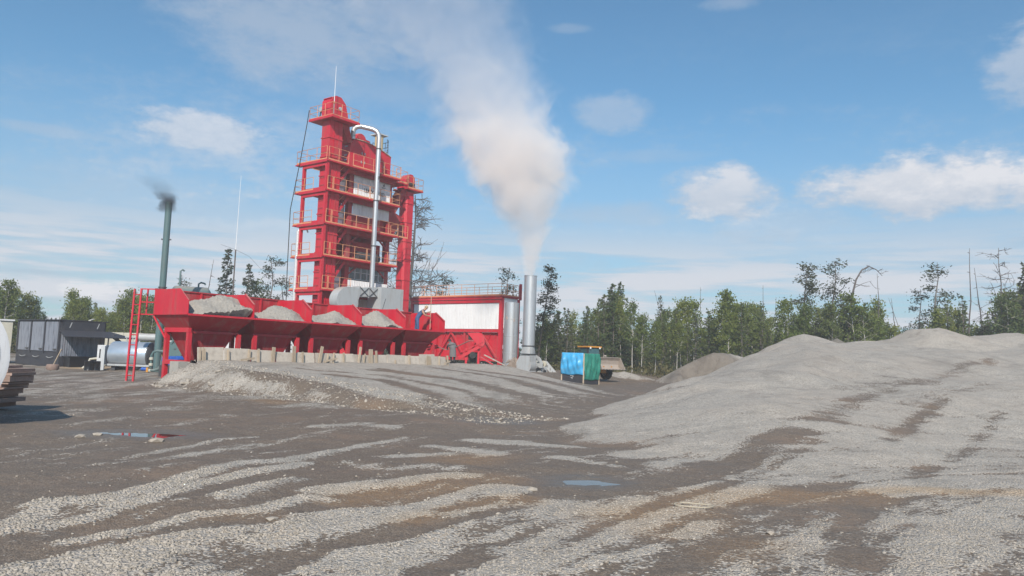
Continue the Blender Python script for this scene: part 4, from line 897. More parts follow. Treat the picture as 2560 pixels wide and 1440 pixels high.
bt.build('belt', mat('dusty_belt', (.20, .185, .165), .9, var=.2, scale=4), cv)
hdm = MB(); aa = [(.35 + .0, 1.98), (1.1, 2.02), (1.32, 1.9), (1.48, 1.65), (1.5, 1.35), (1.4, 1.12), (1.05, 1.2)]
hdm.prism(aa, 'y', -.18, -.15); hdm.prism(aa, 'y', .75, .78)
for (xa, za), (xb, zb) in zip(aa[:5], aa[1:6]): hdm.add([(xa, -.15, za), (xb, -.15, zb), (xb, .75, zb), (xa, .75, za)], [(0, 1, 2, 3)])
hdm.build('hood', RED, cv); MB().box(.42, 1.05, -.08, .7, 1.56, 1.86).build('mouth', BLACK, cv)
for xx in (.25, 1.05): MB().box(xx, xx + .14, .05, .19, -.1, 1.0).build('leg', RED, cv)
MB().lathe([(.22, -.2), (.22, .9)], 16, (.75, 0, .55), 'y').build('return_roller', BLACK, cv); MB().box(.45, 1.2, .2, .7, .1, .75).build('drive_box', BLACK, cv)
MB().beam((1.25, -.3, .45), (2.1, -.5, .0), .24, .06).build('chute_plate', RED, cv); MB().beam((1.5, .2, .6), (2.9, .1, -.05), .5, .06).build('chute_plate', BUCKET, cv)
MB().beam((-2.2, -.3, .95), (-1.5, -.3, 1.1), .1, .1).build('frame', RED, cv); MB().beam((-2.2, .0, .8), (-1.4, .0, 1.0), .1, .1).build('frame', RED, cv)

# ------------------------------------------------------------------ people
def figure(name, label, loc, rz, joints, edges, radii, root, zones, extra=None):
    """one continuous skinned body; zones(co) picks a material index for each face"""
    me = bpy.data.meshes.new('tmp_body'); me.from_pydata(joints, edges, []); tmp = bpy.data.objects.new('tmp_body', me); COL.objects.link(tmp)
    md = tmp.modifiers.new('skin', 'SKIN'); md.use_smooth_shade = True
    for i, sv in enumerate(me.skin_vertices[0].data):
        r = radii[i]; sv.radius = (r, r) if not isinstance(r, tuple) else r; sv.use_root = (i == root)
    sb = tmp.modifiers.new('sub', 'SUBSURF'); sb.levels = sb.render_levels = 2
    dg = bpy.context.evaluated_depsgraph_get(); out = bpy.data.meshes.new_from_object(tmp.evaluated_get(dg)); bpy.data.objects.remove(tmp)
    out.name = name; mats, zf = zones; out.materials.clear()
    for m_ in mats: out.materials.append(m_)
    for p in out.polygons: p.material_index = zf(p.center); p.use_smooth = True
    o = bpy.data.objects.new(name, out); COL.objects.link(o); o.location = loc; o.rotation_euler = (0, 0, rz)
    return tag(o, label, 'person')
def hand(parent, c, d, side, matl=None, r=.011):
    """palm with four curled fingers and a thumb closing on a pole; c wrist, d pointing direction"""
    c, d, s_ = Vector(c), Vector(d).normalized(), Vector(side).normalized(); nrm = d.cross(s_).normalized(); m_ = MB()
    m_.tube([c, c + d * .05, c + d * .095], [.030, .042, .036], 8)
    for k, ln in enumerate((.075, .085, .08, .062)):
        b_ = c + d * .09 + s_ * (k - 1.5) * .021
        m_.tube([b_, b_ + d * ln * .5 + nrm * .012, b_ + d * ln * .62 + nrm * .04, b_ + d * ln * .3 + nrm * .062], [r, r * .95, r * .9, r * .75], 6)
    b_ = c + d * .035 - s_ * .038; m_.tube([b_, b_ - s_ * .022 + d * .03 + nrm * .018, b_ + d * .058 + nrm * .042], [r * 1.15, r, r * .8], 6)
    return m_.build('hand', matl or SKIN, parent)
def head(parent, c, fwd, matl_hair, cap=None):
    c, f_ = Vector(c), Vector(fwd).normalized(); m_ = MB(); s_ = f_.cross(Vector((0, 0, 1))).normalized(); up = s_.cross(f_).normalized()
    hm = MB()                                                # hair or cap: upper shell of the skull
    n1, n2 = 7, 14
    for i in range(n1):
        for k in range(n2):
            th = math.pi * .58 * i / (n1 - 1); ph = 2 * math.pi * k / n2; r = .112
            p = up * math.cos(th) * r * 1.12 + (s_ * math.cos(ph) * .86 + f_ * math.sin(ph)) * math.sin(th) * r - f_ * .008
            hm.v.append(tuple(c + p + up * .02))
    hm.f = [(i * n2 + k, i * n2 + (k + 1) % n2, (i + 1) * n2 + (k + 1) % n2, (i + 1) * n2 + k) for i in range(n1 - 1) for k in range(n2)]
    if cap: q = c + f_ * .10 + up * .045; hm.plate([q - s_ * .075, q + s_ * .075, q + s_ * .055 + f_ * .085 - up * .02, q - s_ * .055 + f_ * .085 - up * .02], .012)
    hm.build('cap' if cap else 'hair', matl_hair, parent)
    fm = MB()                                                # nose, brow, ears, eyes and mouth
    fm.loft([tuple(c + f_ * .092 + up * .02 + s_ * a) for a in (-.012, .0, .012)] , [tuple(c + f_ * .118 - up * .035 + s_ * a) for a in (-.018, .0, .018)])
    for a in (-1, 1): fm.lathe([(.02, -.008), (.028, 0), (.02, .008)], 8, tuple(c + s_ * .088 * a - up * .01), 'x')
    fm.build('face', SKIN, parent)
    em_ = MB()
    for a in (-1, 1): q = c + f_ * .098 + s_ * .034 * a + up * .012; em_.lathe([(.004, -.008), (.012, 0), (.004, .008)], 6, tuple(q))
    em_.beam(c + f_ * .103 - up * .062 - s_ * .024, c + f_ * .103 - up * .062 + s_ * .024, .012, .008); em_.build('eyes_and_mouth', DARKCLOTH, parent)

# worker poking the gravel in the empty bin: x forward (to the right), bent at the hips
wl = P3(HO, 4 * BW + 2.05, 1.15); WZ = 2.88
J = [(0, 0, .92), (.07, 0, 1.08), (.22, 0, 1.27), (.33, 0, 1.40), (.42, 0, 1.48), (.50, 0, 1.545), (.53, 0, 1.63),
     (-.02, .10, .86), (-.03, .13, .48), (-.10, .15, .09), (.06, .16, .035), (-.0, -.10, .86), (.07, -.12, .48), (.08, -.13, .09), (.24, -.14, .035),
     (.30, .19, 1.38), (.50, .25, 1.26), (.70, .14, 1.36), (.30, -.19, 1.38), (.44, -.24, 1.14), (.66, -.12, 1.10)]
Ed = [(0, 1), (1, 2), (2, 3), (3, 4), (4, 5), (5, 6), (0, 7), (7, 8), (8, 9), (9, 10), (0, 11), (11, 12), (12, 13), (13, 14), (3, 15), (15, 16), (16, 17), (3, 18), (18, 19), (19, 20)]
R = [(.20, .17), (.18, .155), (.195, .16), (.165, .13), .07, .092, .092, .125, .09, .066, .055, .125, .09, .066, .055, .085, .06, .042, .085, .06, .042]
def zone1(c):
    if c.z < .12: return 2
    if c.x > .36 and c.z > 1.44: return 1
    if abs(c.y) > .17 and c.x > .26: return 1
    if c.x > .50: return 1
    return 0
w1 = figure('person', 'worker in blue overalls bending over the empty bin with a long pole', (wl[0], wl[1], WZ), math.radians(8), J, Ed, R, 0, ([DENIM, SKIN, DARKCLOTH], zone1))
head(w1, (.525, 0, 1.60), (.9, .0, -.35), mat('fair_hair', (.40, .30, .18), .8, var=.2, scale=20))
hand(w1, (.69, .14, 1.355), (1, -.25, .1), (0, .2, 1)); hand(w1, (.65, -.12, 1.10), (1, .25, .1), (0, .1, 1))
MB().tube([(.10, .12, 1.1), (.28, .135, 1.42), (.38, .11, 1.43)], .022, 6).build('overall_strap', DENIM, w1); MB().tube([(.10, -.12, 1.1), (.28, -.135, 1.42), (.38, -.11, 1.43)], .022, 6).build('overall_strap', DENIM, w1)
pw = w1.matrix_basis; pole = MB().tube([(.80, .08, .3), (.80, .07, 1.1), (.80, .05, 2.35)], .019, 8).build('pole', WOOD, None); pole.location = (wl[0], wl[1], WZ); pole.rotation_euler = (0, 0, math.radians(8))
tag(pole, 'long thin upright pole held by the worker in blue', 'pole')
br_ = thing('prodding_rod', 'thin steel rod propped slanting against the back wall near the worker', 'rod', P3(HO, 4 * BW + .35, BD - .25, 3.5), PHI)
MB().tube([(0, 0, 0), (.75, .3, 1.45)], .022, 6).build('shaft', STEEL, br_)

# worker in grey by the conveyor, stooping, back to the camera
p2 = at(1131, 912, 48.0); z2 = Z(p2[0], p2[1])
J2 = [(0, 0, .80), (-.02, .03, .98), (-.06, .10, 1.12), (-.10, .16, 1.23), (-.14, .21, 1.29), (-.18, .25, 1.33), (-.21, .27, 1.40),
      (.09, 0, .75), (.10, .02, .42), (.11, 0, .08), (.12, .12, .03), (-.09, 0, .75), (-.10, .02, .42), (-.10, 0, .08), (-.10, .12, .03),
      (.12, .15, 1.20), (.17, .24, .98), (.06, .42, .90), (-.28, .14, 1.18), (-.36, .26, .98), (-.30, .46, .93)]
R2 = [(.185, .15), (.18, .15), (.19, .155), (.15, .12), .062, .088, .088, .115, .08, .058, .045, .115, .08, .058, .045, .082, .06, .042, .082, .06, .042]
def zone2(c):
    if c.z < .12: return 2
    if c.z < .5: return 2
    if c.y > .195 and c.z > 1.26 and c.x < -.1: return 1
    if c.y > .40 and c.z < 1.05: return 1
    return 0
w2 = figure('person', 'worker in a long grey coat and dark cap stooping beside the conveyor belt', (p2[0], p2[1], z2), math.radians(10), J2, Ed, R2, 0, ([GREYCLOTH, SKIN, DARKCLOTH], zone2))
head(w2, (-.20, .265, 1.385), (-.55, .8, -.2), DARKCLOTH, True)
hand(w2, (.06, .42, .90), (-.2, 1, -.1), (1, 0, 0)); hand(w2, (-.30, .46, .93), (.1, 1, -.1), (1, 0, 0))
ct = MB(); ct.loft([(x_ * 1.12 + .0, y_ * 1.15, .40) for x_, y_ in [(.20 * math.cos(a), .16 * math.sin(a)) for a in np.linspace(0, 2 * math.pi, 15)[:-1]]], [(x_ + -.01, y_ + .01, .86) for x_, y_ in [(.20 * math.cos(a), .165 * math.sin(a)) for a in np.linspace(0, 2 * math.pi, 15)[:-1]]], caps=False); ct.build('coat_tail', GREYCLOTH, w2)

# ------------------------------------------------------------------ tarpaulin shelter
s0 = flat(1458, 961); s0[2] = 0
dl = np.array([-1.42, .95]); dr_ = np.array([1.18, 1.15])
sh_ = thing('tarpaulin_shelter', 'small shelter wrapped in blue tarpaulin and green netting before the loader', 'shelter', (s0[0], s0[1], 0))
cor = [(0, 0), tuple(dl), tuple(dl + dr_), tuple(dr_)]
for c_ in cor: MB().beam((c_[0], c_[1], -.3), (c_[0], c_[1], 2.06), .09, .09).build('post', WOOD, sh_)
for i in range(4):
    a, b_ = cor[i], cor[(i + 1) % 4]
    MB().beam((a[0], a[1], 2.07), (b_[0], b_[1], 2.07), .07, .07).build('top_rail', WOOD, sh_)
def tarp(name, a, b_, z0, z1, bulge, matl, seed, wr=.03, tilt=0.0, out=(0, 0)):
    r_ = np.random.default_rng(seed); nu, nv = 22, 26; m_ = MB(); ph_ = r_.uniform(0, 6, 6)
    for j in range(nv + 1):
        for i in range(nu + 1):
            u_, v_ = i / nu, j / nv
            bz = bulge * math.sin(math.pi * v_) ** .8 * (.5 + .5 * math.sin(math.pi * min(1, max(0, u_))))
            wv = wr * (math.sin(u_ * 17 + 3 * v_ + ph_[0]) + .7 * math.sin(u_ * 29 - 6 * v_ + ph_[1]) + .6 * math.sin(v_ * 13 + 5 * u_ + ph_[2])) * (.3 + math.sin(math.pi * v_))
            z = z0 + (z1 - z0) * v_ + .03 * math.sin(u_ * 9 + ph_[3]) * (1 - v_)
            m_.v.append((a[0] + (b_[0] - a[0]) * u_ + out[0] * (bz + wv + .05), a[1] + (b_[1] - a[1]) * u_ + out[1] * (bz + wv + .05), z))
    for j in range(nv):
        for i in range(nu): q = j * (nu + 1) + i; m_.f.append((q, q + 1, q + nu + 2, q + nu + 1))
    o = m_.build(name, matl, sh_); sd = o.modifiers.new('thickness', 'SOLIDIFY'); sd.thickness = .012; return o
def outn(d): d = np.array([d[1], -d[0]]); return d / np.hypot(*d)
tarp('blue_tarpaulin', (0, 0), tuple(dl), .62, 2.12, .16, BLUETARP, 1, .034, out=tuple(-outn(dl))); tarp('green_netting', (0, 0), tuple(dr_), .28, 2.1, .10, GREENNET, 2, .034, out=tuple(outn(dr_)))
tarp('roof_sheet', tuple(dl), tuple(dl + dr_), .3, 2.08, .02, GREENNET, 4, .015, out=tuple(-outn(dr_))); tarp('back_sheet', tuple(dr_), tuple(dl + dr_), .3, 2.08, .02, GREENNET, 5, .015, out=tuple(outn(dl)))
for a, b_, m_ in (((0, 0), dl, 'lower_board'), ((0, 0), dr_, 'lower_board')): MB().plate([(a[0], a[1], -.22), (b_[0] * .97, b_[1] * .97, -.2), (b_[0] * .97, b_[1] * .97, .72), (a[0], a[1], .72)], .03).build(m_, BLACKBOARD, sh_)
em_ = MB()                                                   # pale mark on the dark board
c0 = np.array([0, 0]) + dl * .5 - outn(dl) * .03
for (du, dz, ww, hh) in ((-.09, .50, .10, .04), (.06, .52, .08, .05), (-.05, .38, .16, .03)):
    e_ = dl / np.hypot(*dl); q0 = c0 + e_ * du; q1 = c0 + e_ * (du + ww); em_.add([(q0[0], q0[1], dz), (q1[0], q1[1], dz + .02), (q1[0], q1[1], dz + hh + .02), (q0[0], q0[1], dz + hh)], [(0, 1, 2, 3)])
em_.build('mark', SIGNWHITE, sh_)

# ------------------------------------------------------------------ wheel loader behind the shelter
lo = at(1474, 955, 60); hd_ = math.atan2(-.86, .50)
ld = thing('wheel_loader', 'yellow-roofed wheel loader with raised wide bucket behind the shelter', 'loader', (lo[0], lo[1], Z(lo[0], lo[1])), hd_); ld.scale = (.82, .82, .80)
for wx in (1.3, -1.5):
    for wy in (-.95, .95):
        wh = MB().lathe([(.45, -.24), (.62, -.27), (.74, -.2), (.74, .2), (.62, .27), (.45, .24)], 28, (wx, wy, .74), 'y').build('wheel', BLACK, ld)
        MB().lathe([(.12, -.29), (.40, -.25), (.42, -.1), (.42, .1), (.40, .25), (.12, .29)], 20, (wx, wy, .74), 'y').build('rim', BUCKET, wh)
        tr = MB()
        for k in range(18): a = 2 * math.pi * k / 18; tr.beam((wx + .76 * math.cos(a), wy - .2, .74 + .76 * math.sin(a)), (wx + .76 * math.cos(a + .1), wy + .2, .74 + .76 * math.sin(a + .1)), .07, .05)
        tr.build('tread', BLACK, wh)
MB().prism([(-2.6, .75), (-.2, .7), (-.2, 1.6), (-1.0, 1.85), (-2.5, 1.75), (-2.7, 1.4)], 'y', -.7, .7).build('engine_hood', YELLOW, ld)
MB().prism([(-.2, .6), (2.0, .6), (1.7, 1.25), (.2, 1.45)], 'y', -.45, .45).build('front_frame', YELLOW, ld)
cb_ = MB().prism([(-.85, 1.55), (.55, 1.55), (.70, 2.1), (.45, 3.02), (-.8, 3.02)], 'y', -.68, .68).build('cab', BLACKBOARD, ld)
MB().box(-1.0, .72, -.82, .82, 3.03, 3.16).build('cab_roof', YELLOW, cb_); MB().plate([(.60, -.58, 1.75), (.60, .58, 1.75), (.49, .58, 2.92), (.49, -.58, 2.92)], .16).build('windscreen', TEALGLASS, cb_)
for s_ in (-1, 1):
    MB().plate([(-.7, s_ * .685, 1.8), (.4, s_ * .685, 1.8), (.3, s_ * .685, 2.9), (-.7, s_ * .685, 2.9)], .02).build('side_window', TEALGLASS, cb_)
    MB().lathe([(.07, 0), (.09, .06)], 10, (.72, s_ * .55, 2.98), 'x').build('work_light', SIGNWHITE, cb_)
    MB().beam((.3, s_ * .5, 1.3), (2.1, s_ * .5, 1.35), .14, .30).build('lift_arm', YELLOW, ld)
    MB().beam((2.05, s_ * .5, 1.4), (2.75, s_ * .45, 1.15), .13, .26).build('lift_arm', YELLOW, ld)
bm = MB(); bw_ = 1.32
cs_ = [(3.75, .98), (3.0, .96), (2.72, 1.12), (2.62, 1.45), (2.70, 1.85), (2.92, 2.12)]; thk = .05
for (xa, za), (xb, zb) in zip(cs_[:-1], cs_[1:]):
    d = Vector((zb - za, 0, -(xb - xa))).normalized() * thk
    bm.add([(xa, -bw_, za), (xb, -bw_, zb), (xb, bw_, zb), (xa, bw_, za), (xa + d.x, -bw_, za + d.z), (xb + d.x, -bw_, zb + d.z), (xb + d.x, bw_, zb + d.z), (xa + d.x, bw_, za + d.z)], [(0, 1, 2, 3), (7, 6, 5, 4), (0, 4, 5, 1), (1, 5, 6, 2), (2, 6, 7, 3), (3, 7, 4, 0)])
bk = bm.build('bucket', BUCKET, ld, False)
for s_ in (-1, 1): MB().prism([(x, z) for x, z in cs_] , 'y', s_ * bw_ - .02, s_ * bw_ + .02).build('bucket_side', BUCKET, bk)
for k in range(8): MB().prism([(3.72, .94), (3.95, .95), (3.72, 1.02)], 'y', -bw_ + .05 + k * .36, -bw_ + .2 + k * .36).build('tooth', STEEL, bk)
MB().lathe([(.11, -.12), (.11, .12)], 12, (2.55, -.2, 2.22), 'y').build('pivot', BUCKET, bk); MB().beam((.8, 0, 1.5), (2.5, -.1, 2.15), .12, .12).build('tilt_link', STEEL, ld)

# ------------------------------------------------------------------ cloth bundle by the gas duct
rg = at(1285, 921, 60.5); m_ = MB(); n1, n2 = 14, 18; r_ = np.random.default_rng(21)
for i in range(n1):
    for k in range(n2):
        th = math.pi * i / (n1 - 1); ph = 2 * math.pi * k / n2; rr_ = .42 * (1 + .28 * math.sin(3 * ph + 2 * th) + .2 * math.sin(5 * ph - 4 * th + 1) + r_.normal(0, .05))
        m_.v.append((rr_ * math.sin(th) * math.cos(ph), rr_ * .8 * math.sin(th) * math.sin(ph), .45 + .55 * math.cos(th) * (1 + .2 * math.sin(2 * ph))))
m_.f = [(i * n2 + k, i * n2 + (k + 1) % n2, (i + 1) * n2 + (k + 1) % n2, (i + 1) * n2 + k) for i in range(n1 - 1) for k in range(n2)]
m_.tube([(-.2, -.1, .75), (-.45, -.15, .8), (-.65, -.15, .62)], [.16, .11, .05], 8); m_.tube([(-.2, -.1, .45), (-.5, -.2, .42), (-.6, -.2, .38)], [.14, .1, .05], 8)
o = m_.build('cloth_bundle', RAG, None); o.location = (rg[0], rg[1], Z(rg[0], rg[1])); tag(o, 'crumpled brown cloth bundle slumped at the foot of the silver duct', 'cloth')

# ------------------------------------------------------------------ left side of the yard
g0 = flat(143, 918); LH = (g0[0], g0[1])
bt_ = thing('bitumen_store', 'dark tarred storage shed with three grey doors and a projecting awning', 'shed', (LH[0], LH[1], 0), PHI)
MB().box(.05, 2.9, .05, 7.0, .0, 3.05).build('wall', DARKWALL, bt_)
for k in range(3):
    d_ = MB().box(-.0, .046, .30 + k * 2.2, 2.24 + k * 2.2, 1.02, 3.0).build('door', DARKSHEET, bt_); MB().box(-.06, -.002, .42 + k * 2.2, .8 + k * 2.2, 1.10, 1.2).build('handle', STEEL, d_)
    MB().tube([(-.05, .7 + k * 2.2, .66), (-.09, 1.2 + k * 2.2, .58), (-.05, 1.7 + k * 2.2, .64)], .02, 6).build('hose', GREYPAINT, bt_)
for k in range(4): MB().box(-.03, .047, .09 + k * 2.21, .27 + k * 2.21, .9, 3.04).build('jamb', DARKWALL, bt_)
for k in range(5): MB().corrugated(.046, .10 + k * .55, .10 + (k + 1) * .55 - .01, .7, 2.35, .14, .02).build('wall_sheet', DARKSHEET, bt_, False)
MB().box(.2, 2.8, -.02, .045, 2.40, 3.02).build('wall_sheet', DARKWALL, bt_)
for xx in (.55, 2.3): MB().beam((xx, -.03, 2.6), (xx + .12, -.03, 2.95), .05, .03, up=(0, 1, 0)).build('bracket', GREYPAINT, bt_)
MB().box(-.1, 3.0, -.05, 7.1, 3.06, 3.12).build('roof', DARKWALL, bt_)
aw = MB().plate([(-.05, -.02, 2.40), (3.2, -.02, 2.42), (4.3, -1.25, 2.02), (-.2, -1.25, 2.0)], .05).build('awning', DARKWALL, bt_)
MB().beam((3.0, -.7, 2.2), (4.7, .6, 1.35), .28, .10).build('drain_chute', DARKWALL, bt_); MB().beam((4.7, .6, 1.35), (4.75, .62, .1), .18, .18).build('drain_pipe', DARKWALL, bt_)
MB().tube([(2.95, -.3, .75), (2.98, -.3, 2.2)], .05, 8).build('post', GREYPAINT, bt_)
MB().beam((2.0, .5, 3.16), (2.7, 1.5, 3.3), .15, .05).build('loose_board', BEIGE, bt_)
tb = MB().box(.3, 2.9, -1.0, -.12, .0, .72).box(.2, 3.0, -1.05, -.08, .66, .74); tb = tb.build('tar_trough', TAR, None); tb.location = (LH[0], LH[1], 0); tb.rotation_euler = (0, 0, PHI)
tag(tb, 'glossy black tar trough below the awning of the dark shed', 'trough')
def px_at(px, py): p = flat(px, py); return p
q = px_at(131, 925); o = thing('old_tyre', 'worn brown tyre lying flat with a pale plank stuck in it', 'tyre', (q[0], q[1], 0))
MB().lathe([(.16, .02), (.30, 0), (.34, .1), (.34, .26), (.30, .34), (.17, .33), (.15, .2)], 26).build('tread', RUST, o)
pk = MB().beam((-.05, 0, .1), (.38, .1, 1.25), .13, .035).build('plank', WOOD, None); pk.location = (q[0], q[1], 0); tag(pk, 'pale plank standing aslant in the old brown tyre', 'plank')
for k, (px, lab) in enumerate(((222, 'black drum draped with a pale hose, nearer the dark shed'), (238, 'black drum draped with a pale hose, nearer the silver tank'))):
    q = px_at(px, 926); d_ = thing('drum', lab, 'drum', (q[0], q[1], 0), 0, 'black drums by the tar trough')
    MB().lathe([(.27, 0), (.28, .02), (.27, .04), (.27, .25), (.285, .27), (.27, .29), (.27, .52), (.28, .54), (.26, .56)], 22).build('body', TAR, d_); MB().lathe([(.24, .561), (.24, .57)], 22).build('lid', BLACKBOARD, d_)
q = px_at(225, 922); hs = MB().tube([(q[0] - .4, q[1] - .15, .03), (q[0] - .1, q[1] - .1, .3), (q[0] - .05, q[1], .62), (q[0] + .4, q[1], .68), (q[0] + .9, q[1] + .1, .62), (q[0] + 1.3, q[1] - .1, .5), (q[0] + 1.25, q[1] - .25, .3), (q[0] + 1.0, q[1] - .2, .25)], .075, 8).build('pale_hose', BEIGE, None)
tag(hs, 'thick pale hose draped over the black drums', 'hose')
# beige cabin far left, behind the shed
q = at(-18, 900, 54); cbn = thing('site_cabin', 'beige site cabin showing behind the dark shed at the picture edge', 'cabin', (q[0], q[1], 0), PHI - .2)
MB().box(-1.5, 1.0, 0, 2.2, .5, 3.0).build('wall', BEIGE, cbn); MB().box(-1.6, 1.1, -.1, 2.3, 3.01, 3.12).build('roof', WHITEDIRTY, cbn); wn = MB().box(-.5, .5, -.03, -.002, 1.4, 2.5).build('window', GREYSHEET, cbn); MB().box(-.42, .42, -.045, -.032, 1.48, 2.42).build('pane', mat('dusty_pane', (.30, .29, .26), .3, var=.1), wn)
for zz in (.7, .9, 1.1): MB().box(-1.48, .98, -.03, -.001, zz, zz + .14).build('siding', BEIGE, cbn)
MB().box(-1.4, .9, .1, 2.1, .0, .499).build('chassis', STEEL, cbn)
# parked lorry cab
q = flat(242, 905); lv = thing('parked_lorry', 'pale beige lorry cab parked behind the dark awning', 'lorry', (q[0], q[1] + 3, 0), math.radians(8))
MB().prism([(-.95, .55), (1.0, .55), (1.0, 1.55), (.92, 2.0), (.8, 2.12), (-.8, 2.12), (-.95, 2.0)], 'y', 0, 1.7).build('cab', BEIGE, lv); MB().box(-.75, .62, -.02, -.001, 1.42, 1.95).build('side_window', GLASS, lv)
MB().prism([(1.0, .6), (2.2, .55), (2.2, 1.15), (1.0, 1.35)], 'y', .1, 1.6).build('bonnet', BEIGE, lv); MB().box(-3.6, -.98, .1, 1.7, .75, 1.0).build('flatbed', BEIGE, lv)
for wx in (1.5, -2.8):
    for wy in (.1, 1.6): wh = MB().lathe([(.25, -.12), (.46, -.12), (.5, -.06), (.5, .06), (.46, .12), (.25, .12)], 22, (wx, wy, .5), 'y').build('wheel', BLACK, lv); MB().lathe([(.24, -.1), (.24, .1)], 16, (wx, wy, .5), 'y').build('rim', BEIGE, wh)
# low beige building behind the silver tank
q = at(275, 890, 58); bb = thing('block_wall', 'low wall of pale beige blocks behind the silver tank', 'wall', (q[0], q[1], 0), PHI - math.pi / 2 + .65)
for r0 in range(6):
    for k in range(5): MB().box(-1.6 + k * .72 + (.36 if r0 % 2 else 0), -1.6 + k * .72 + .70 + (.36 if r0 % 2 else 0), 0, .3, r0 * .42, r0 * .42 + .405).build('block', BEIGE, bb)
# silver road tank
q = flat(318, 927); st_ = thing('silver_tank', 'silver horizontal bitumen tank with dark end cap beside the ladder', 'tank', (q[0], q[1] + .6, 0), math.radians(-3))
ax = .92
MB().lathe([(.60, -1.3), (.80, -1.25), (.82, -1.2), (.82, 1.25), (.80, 1.3), (.70, 1.34)], 36, (0, 0, 1.0), 'x').build('shell', mat('bare_foil_metal', (.50, .56, .62), .30, metal=.6, var=.15, scale=3, bump=.5, bscale=3), st_)
MB().lathe([(.835, 1.22), (.835, 1.30), (.75, 1.37), (.3, 1.43)], 36, (0, 0, 1.0), 'x').build('end_cap', STEEL, st_)
MB().tube([(-.6, 0, 2.1), (1.6, 0, 2.1)], .05, 8).build('manifold', GREYPAINT, st_)
for xx in (-.5, -.3, -.1, .1, .35): MB().tube([(xx, 0, 1.75), (xx, 0, 2.1)], .035, 8).build('riser', GREYPAINT, st_)
for xx in (-.9, .9): MB().box(xx - .12, xx + .12, -.6, .6, .0, .35).build('saddle', STEEL, st_)
MB().beam((-1.2, -.72, .35), (1.5, -.72, .35), .10, .12).build('skid_rail', GREYPAINT, st_)
pc = MB().box(-1.9, -1.36, -.75, -.1, .35, 1.55).build('pump_cabinet', WHITEDIRTY, st_); MB().box(-1.75, -1.5, -.775, -.751, .75, 1.3).build('opening', TAR, pc)
MB().box(-1.62, -1.36, -.85, -.76, .0, 1.5).build('guard_plate', GREYSHEET, st_)
# green burner plant: flue, boiler, pipes
q = at(391, 922, 47); gz = 0; gc = thing('green_flue', 'slender blue-green flue pipe smoking black beside the red bins', 'chimney', (q[0], q[1], gz))
MB().lathe([(.205, 0), (.205, 5.2)], 26).build('lower_pipe', GREEN, gc); MB().lathe([(.195, 5.2), (.195, 10.5), (.21, 10.5), (.21, 10.6), (.17, 10.6), (.17, 10.2)], 26).build('upper_pipe', GREEN, gc)
for z in (3.1, 5.2): MB().lathe([(.25, z), (.25, z + .07)], 24).build('flange', STEEL, gc)
MB().box(-.30, .30, -.04, .04, 8.2, 8.28).build('lug', STEEL, gc); MB().lathe([(.42, 0), (.42, .06)], 24).build('base_plate', GREEN, gc)
q2 = at(368, 846, 47.3); hp = MB().tube([(q2[0] - .45, q2[1], 2.12), (q2[0] + .55, q2[1] + .1, 2.12)], .24, 18).build('cross_duct', GREYPAINT, None); tag(hp, 'short grey horizontal duct joining the green flue behind the ladder', 'duct')
q = at(376, 930, 45.5); vp = thing('valve_pipework', 'green pipe bends with brass-coloured valves behind the red ladder', 'pipework', (q[0], q[1], 0))
MB().tube([(0, 0, .3), (0, 0, 1.05), (.1, 0, 1.25), (.3, 0, 1.32), (.9, .1, 1.3)], .075, 10).build('upper_bend', GREEN, vp); MB().tube([(-.1, -.05, .18), (.2, -.05, .16), (.45, 0, .25), (.6, .05, .5), (.6, .05, .8)], .085, 10).build('lower_bend', GREEN, vp)
for (x_, z_) in ((0, .85), (0, .5), (-.02, .16)): MB().lathe([(.07, -.09), (.12, -.06), (.12, .06), (.07, .09)], 12, (x_, -.02, z_)).build('valve', BEIGE, vp)
MB().lathe([(.10, -.02), (.12, 0), (.10, .02)], 14, (-.22, -.05, .85), 'x').build('hand_wheel', STEEL, vp); MB().lathe([(.1, -.16), (.1, .16)], 12, (-.38, 0, .22), 'x').build('pump', BLUE, vp); MB().box(-.22, -.10, -.12, .1, .05, .32).build('coupling', YELLOW, vp)
q = at(432, 920, 44.5); bl_ = thing('green_burner', 'rounded blue-green burner housing seen through the red end frame', 'burner', (q[0], q[1], 0))
hs_ = [(-.45, .55), (.45, .55)] + [(.45 * math.cos(math.radians(a)), 1.35 + .42 * math.sin(math.radians(a))) for a in range(10, 175, 15)] + [(-.45, 1.3)]
MB().prism(hs_, 'y', 0, .7).build('housing', GREEN, bl_); MB().lathe([(.52, .1), (.52, 1.6)], 22, (.55, .5, 1.1), 'x').build('barrel', GREEN, bl_); MB().box(-.02, .12, -.02, -.001, 1.45, 1.5).build('grip', STEEL, bl_)
MB().beam((-.5, .2, 1.5), (.1, .2, 2.35), .1).build('strut', GREEN, bl_); MB().beam((.1, .2, 2.35), (.6, .2, 1.3), .1).build('strut', GREEN, bl_); MB().tube([(-.4, .3, 1.9), (.9, .3, 1.95)], .07, 8).build('pipe', GREYPAINT, bl_); MB().box(-.4, 1.2, .05, .6, .1, .54).build('skid', STEEL, bl_)
for k, (px, lab) in enumerate(((418, 'blue pump motor under the end frame, nearer the ladder'), (433, 'blue pump motor in the middle under the end frame'), (449, 'blue pump motor nearest the front leg of the end frame'))):
    q = at(px, 908, 41.0 - k * .6); d_ = thing('pump_motor', lab, 'motor', (q[0], q[1], q[2] + .08), PHI, 'blue pump motors under the bins')
    MB().lathe([(.15, -.24), (.17, -.2), (.17, .2), (.12, .26)], 16, (0, 0, .12), 'x').build('casing', BLUE, d_); MB().box(-.2, .2, -.15, .15, -.18, -.06).build('foot', BLUE, d_)
    MB().box(-.3, .3, -.25, .25, -1.0 if q[2] > 1 else -.9, -.182).build('plinth', STEEL, d_)
